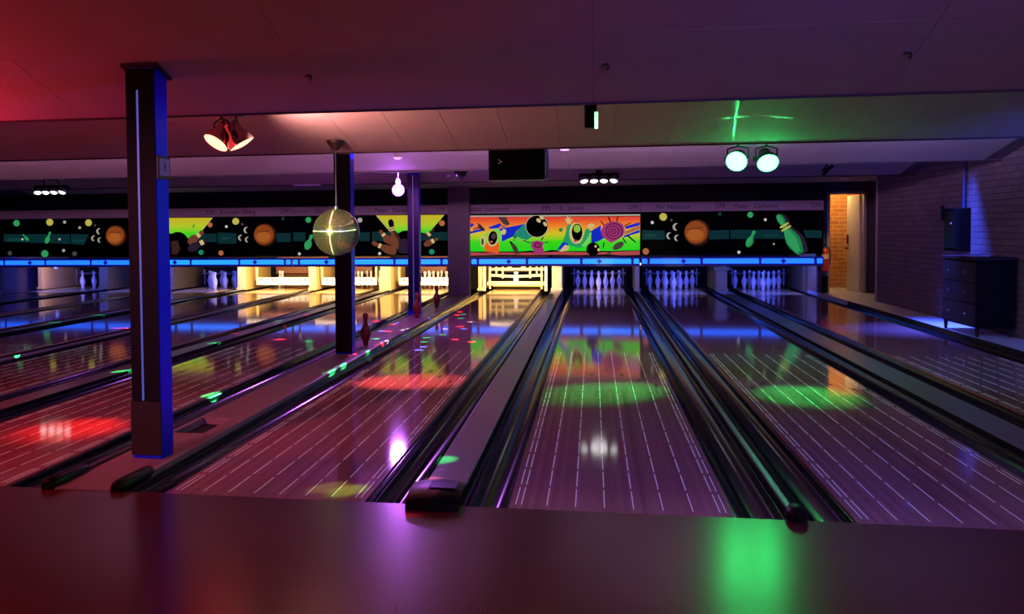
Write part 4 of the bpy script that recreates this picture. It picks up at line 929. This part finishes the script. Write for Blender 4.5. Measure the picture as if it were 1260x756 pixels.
pp = make('folded_cloth', MB().add([(4.24, 7.75, .967), (4.44, 7.72, .967), (4.46, 7.98, .967), (4.25, 8.0, .967), (4.24, 7.75, .985), (4.44, 7.72, .992), (4.46, 7.98, .998), (4.25, 8.0, .984)], [(0,3,2,1),(4,5,6,7),(0,1,5,4),(1,2,6,5),(2,3,7,6),(3,0,4,7)]), mat('cloth_blue_lit', (130, 150, 250), .8, var=.2, vscale=20), loc=(4.34, 7.86, .967), bevel=.006)  # pale cloth, the blue light on it put into its colour
tag(pp, 'crumpled pale cloth with blue light in its colour, on top of the dark cabinet', 'cloth')
eb = thing('electric_box', 'dark electrical cabinet on the brick wall with a pipe running up to the ceiling', 'electrical box', (WALLR, 9.1, 1.0))
make('housing', MB().box(WALLR-.16, WALLR, 8.86, 9.34, 1.0, 1.56), M_cab2, eb, bevel=.012)
make('door', MB().box(WALLR-.172, WALLR-.16, 8.90, 9.31, 1.04, 1.52), M_black, eb, bevel=.005)
make('lamp', MB().cyl((WALLR-.18, 9.05, 1.36), (WALLR-.172, 9.05, 1.36), .014, n=10), mat('indicator', (200, 190, 170), .4), eb)
make('lever', MB().box(WALLR-.20, WALLR-.16, 9.34, 9.37, 1.40, 1.60), M_black, eb, bevel=.005)
make('pipe', MB().cyl((WALLR-.03, 9.02, 1.56), (WALLR-.03, 9.02, 2.46), .022, n=12), mat('pipe_blue_grey', (46, 52, 100), .6), eb, smooth=True)

# ================================================================== COLOURED PARTY DOTS: narrow beams from an assumed effect lamp
fx = thing('assumed_effect_lamp', 'black multi-beam effect lamp assumed on the ceiling behind the mirror ball pillar', 'lamp', (-1.9, 8.6, 2.33))  # assumed source of the coloured dots on the lanes
make('housing', MB().box(-1.99, -1.81, 8.52, 8.68, 2.10, 2.30), M_black, fx, bevel=.02)
make('dome', MB().ball((-1.9, 8.6, 2.09), .075, 16, 10), mat('dome_glass', (40, 40, 50), .1), fx, smooth=True)
make('mount', MB().cyl((-1.9, 8.6, 2.3), (-1.9, 8.6, bayz(8.6)), .02, n=10), M_black, fx)
RC = {'r': (1, .03, .05), 'g': (.03, 1, .22), 'b': (.05, .12, 1), 'w': (.7, .8, 1)}
def floor_pt(u, v, z=0):
    d = CFW + CR*((u-CPX)/CF) - CU*((v-CPY)/CF)
    return CAM + d*((z-CAM.z)/d.z)
for u, v, c, pw in ((548, 405, 'w', 5), (566, 384, 'r', 4), (567, 392, 'g', 4), (560, 418, 'r', 4), (580, 421, 'r', 5), (545, 412, 'g', 3), (522, 421, 'g', 3), (515, 431, 'b', 5), (470, 408, 'b', 5), (467, 425, 'r', 4), (440, 417, 'g', 4), (455, 435, 'g', 7), (432, 437, 'r', 5),
                    (420, 452, 'g', 12), (405, 460, 'g', 10), (340, 396, 'g', 4), (357, 399, 'r', 5), (377, 389, 'r', 4), (365, 404, 'g', 4), (283, 412, 'r', 6), (262, 424, 'g', 9), (345, 418, 'r', 4), (380, 420, 'g', 4), (313, 463, 'r', 9), (263, 485, 'g', 16), (148, 459, 'g', 14), (8, 440, 'g', 12), (120, 389, 'g', 4), (60, 398, 'g', 4), (148, 404, 'r', 3))+tuple((460+random.random()*128, 384+random.random()*46, 'rgbbwr'[i % 6], 6) for i in range(20)):
    p_ = floor_pt(u, v)
    o_ = Vector((-1.9, 8.6, 1.99)); dist = (p_-o_).length
    light('dot_beam', 'SPOT', o_, RC[c], (max(pw, 8)+(14 if c == 'r' else 22 if c == 'b' else 2))*dist*dist*PW['dots'], fx, p_, math.degrees(2*math.atan(.055/dist)), .25, .005)
# splashes on the ceiling and on the near lane ends
def slit(loc, tgt, col, pw, ang, sc, par, roll=0):
    o = light('pattern_beam', 'SPOT', loc, col, pw, par, tgt, ang, .2, .003)
    q = (Vector(tgt)-Vector(loc)).to_track_quat('-Z', 'Y') @ Matrix.Rotation(math.radians(roll), 4, 'Z').to_quaternion()
    o.rotation_euler = q.to_euler(); o.scale = sc
fx2 = thing('added_laser_box', 'small black pattern laser added beside the green spotlights to draw lines on the ceiling', 'lamp', (1.36, 5.1, 2.05))  # added box as source of the green lines on the ceiling
make('housing', MB().box(1.34, 1.44, 5.06, 5.2, 2.13, 2.20), M_black, fx2, bevel=.01)
make('mount', MB().cyl((1.39, 5.14, 2.2), (1.39, 5.14, bayz(5.14)), .012, n=10), M_black, fx2)
G_ = (.03, 1, .22)
slit((1.15, 4.85, 1.75), (1.05, 3.86, 2.25), G_, 260, 38, (.030, 1, 1), fx2)
slit((1.15, 4.85, 1.75), (1.03, 3.86, 2.25), G_, 200, 13, (1, .06, 1), fx2)
slit((1.15, 4.85, 1.75), (1.42, 3.88, 2.25), G_, 200, 13, (1, .06, 1), fx2)
led2 = bpy.data.objects['led_bar.001']
for dx_, dy_, c_ in ((-.14, -.02, (1, .08, .25)), (-.02, -.08, (.2, .1, 1)), (.14, -.0, (.6, .8, .75))):
    slit((-8.95, 10.22, 1.96), (-9.10+dx_, 10.50+dy_, 2.22), c_, 5, 16, (1, .8, 1), led2)
for dx_, c_ in ((-.15, (.15, .12, 1)), (.12, (.55, .5, .8))):
    slit((-8.95, 10.22, 1.96), (-6.14+dx_, 10.1, 2.29), c_, 160, 5, (1, .5, 1), led2)
for u, v, z, c, pw, r_ in ((428, 604, 0, (.35, .9, .08), 2.2, .10), (405, 600, 0, (.5, .7, .1), 1.2, .10), (545, 566, .014, G_, 5, .09), (528, 590, .02, (1, .15, .2), 5, .07), (518, 607, .06, (1, .1, .35), 3, .10)):
    p_ = floor_pt(u, v, z); o_ = Vector((-.09, 2.83, 2.09)); dist = (p_-o_).length
    light('pattern_beam', 'SPOT', o_, c, pw*dist*dist*PW['dots'], bpy.data.objects['strobe_lamp'], p_, math.degrees(2*math.atan(r_/dist)), .9, .01)
